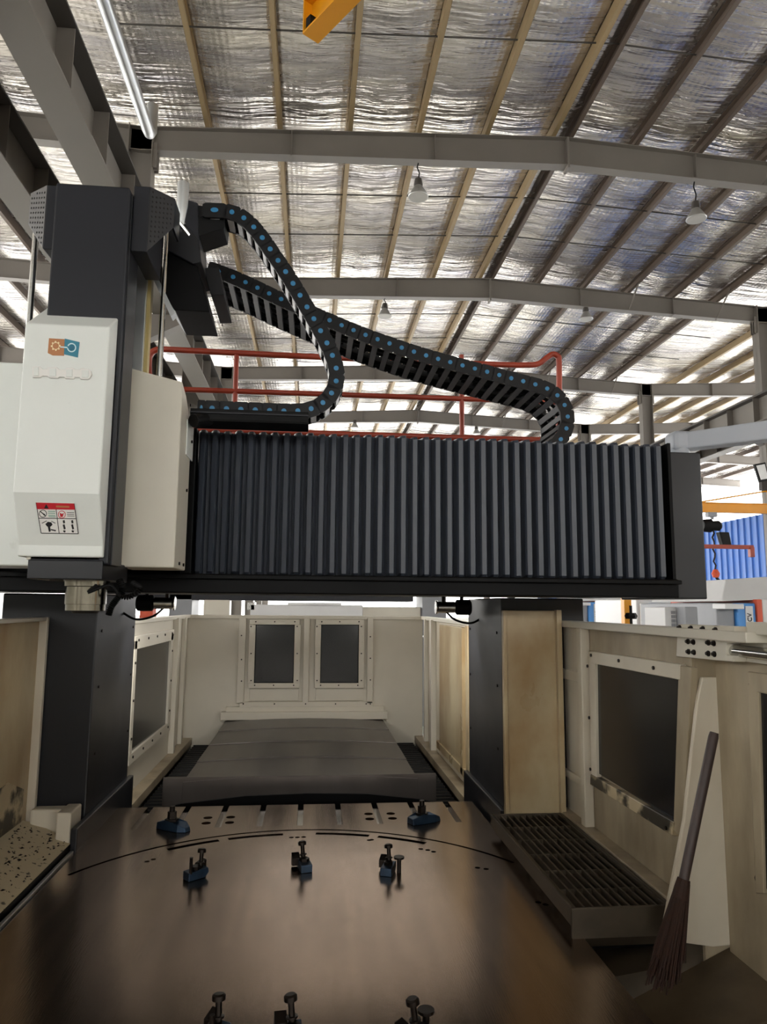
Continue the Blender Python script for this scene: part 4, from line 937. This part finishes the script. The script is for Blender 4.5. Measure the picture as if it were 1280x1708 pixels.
cnc(1195, 9.0, 'blue and white machining centre with vertical name plate below the light grey control boom', 1.0)
cnc(962, 17.0, 'more distant blue and white machining centre behind the yellow post', .62)
t = thing('machining_centre', 'white machine with control panel and grey cabinet between the two blue machines', 'machine', (7.0, 13.0, 0))
def Xp(px, Y=13.0): return PY(px, 1010, Y).x
MB().box(Xp(1062), Xp(1130), 13.0, 15, 0, PY(1090, 1000, 13).z).build('body', m_cabwhite, t, .02)
MB().box(Xp(1082), Xp(1105), 12.95, 13.0, 1.2, PY(1090, 1006, 13).z).build('blue_panel', m_bluecab, t, .01)
kp = MB().box(Xp(1067), Xp(1081), 12.9, 13.0, 1.4, PY(1090, 1007, 13).z).build('control_panel', m_label, t, .01)
b = MB()
for i in range(4):
    for j in range(5): b.box(Xp(1069+i*3), Xp(1071+i*3), 12.89, 12.9, PY(1070, 1013+j*5, 12.9).z, PY(1070, 1010+j*5, 12.9).z)
b.build('panel_keys', m_cabgrey, kp, stuff=True)
MB().box(Xp(1098), Xp(1106), 12.85, 12.95, 1.2, PY(1100, 1018, 13).z).build('pendant', m_rubber, t, .01)
t = thing('electrical_cabinet', 'grey electrical cabinet next to the white machine behind the door bracket', 'cabinet', (4.6, 7.6, 0))
MB().box(PY(1143, 1010, 7.6).x, PY(1164, 1010, 7.6).x, 7.6, 8.3, 0, PY(1150, 1012, 7.6).z).build('cabinet_body', m_cabgrey, t, .01)
MB().box(PY(1109, 1010, 7.8).x, PY(1143, 1010, 7.8).x, 7.8, 8.3, 0, PY(1120, 1013, 7.8).z).build('white_panel', m_cabwhite, t, .01)
b = MB()
for i in range(3):
    for j in range(4): b.box(PY(1120+i*8, 1010, 7.79).x, PY(1126+i*8, 1010, 7.79).x, 7.785, 7.8, PY(1120, 1024+j*7, 7.79).z, PY(1120, 1019+j*7, 7.79).z)
b.build('vent_slots', m_cabgrey, t, stuff=True)
tag(MB().box(PY(1042, 1010, 12).x, PY(1054, 1010, 12).x, 12, 12.15, 0, PY(1048, 995, 12).z+.2).build('safety_post', m_yellow, bevel=.01), 'yellow upright post seen under the beam', 'post')
t = thing('lock_knob', 'black star knob on a stem above the guard door', 'knob', (1.50, 3.35, DT))
p = PX(1053, 1028, 1.50)
MB().cyl((p.x, p.y, DT), (p.x, p.y, p.z+.05), .007, 8).build('stem', m_rubber, t)
MB().rings((p.x, p.y-.0, p.z-.012), (p.x, p.y, p.z+.016), [(0, .024), (.5, .03), (1, .022)], 6).build('knob_head', m_rubber, t)
# ------------------------------------------------------------------ second gantry machine far behind the rear guard
t = thing('gantry_machine', 'distant black and white gantry machine visible over the rear guard', 'machine', (0, 12.5, 0))
Yb = 12.5
def bp_(x0, y0, x1, y1, n, m, th=.5, dy=0):
    a = PY(x0, y0, Yb+dy); c = PY(x1, y1, Yb+dy); MB().box(a.x, c.x, Yb+dy, Yb+dy+th, c.z, a.z).build(n, m, t, .01)
bp_(200, 940, 690, 1004, 'cross_beam', m_black, .8)
bp_(418, 1008, 605, 1040, 'guard_panel', m_cabwhite, .3); bp_(340, 1000, 382, 1040, 'head_cover', m_cream_clean, .3)
bp_(605, 1012, 702, 1040, 'rear_panel', m_cream_clean, .3, .1)
bp_(413, 1004, 425, 1018, 'spindle', m_steel, .3); bp_(480, 1005, 570, 1010, 'light_strip', m_cabwhite, .1, -.05)
bp_(705, 930, 745, 1060, 'column', m_cabgrey, .8); bp_(286, 930, 318, 1060, 'column', m_cabgrey, .8)
a = PY(380, 1100, Yb); c = PY(640, 1100, Yb); MB().box(a.x, c.x, Yb+.2, Yb+2.5, 0, 1.3).build('bed', m_cabgrey, t, .02)
MB().box(PY(705, 1, Yb).x*0+PY(705, 1000, Yb).x, PY(745, 1000, Yb).x, Yb, Yb+.8, 0, 1.5).build('column_base', m_cabgrey, t)
MB().box(PY(286, 1000, Yb).x, PY(318, 1000, Yb).x, Yb, Yb+.8, 0, 1.5).build('column_base', m_cabgrey, t)
tag(MB().box(PY(234, 1000, 8.5).x, PY(256, 1000, 8.5).x, 8.5, 8.7, 0, PY(240, 998, 8.5).z).build('fire_cabinet', m_orange, bevel=.01), 'red orange cabinet glimpsed beside the spindle side work lamp', 'cabinet')
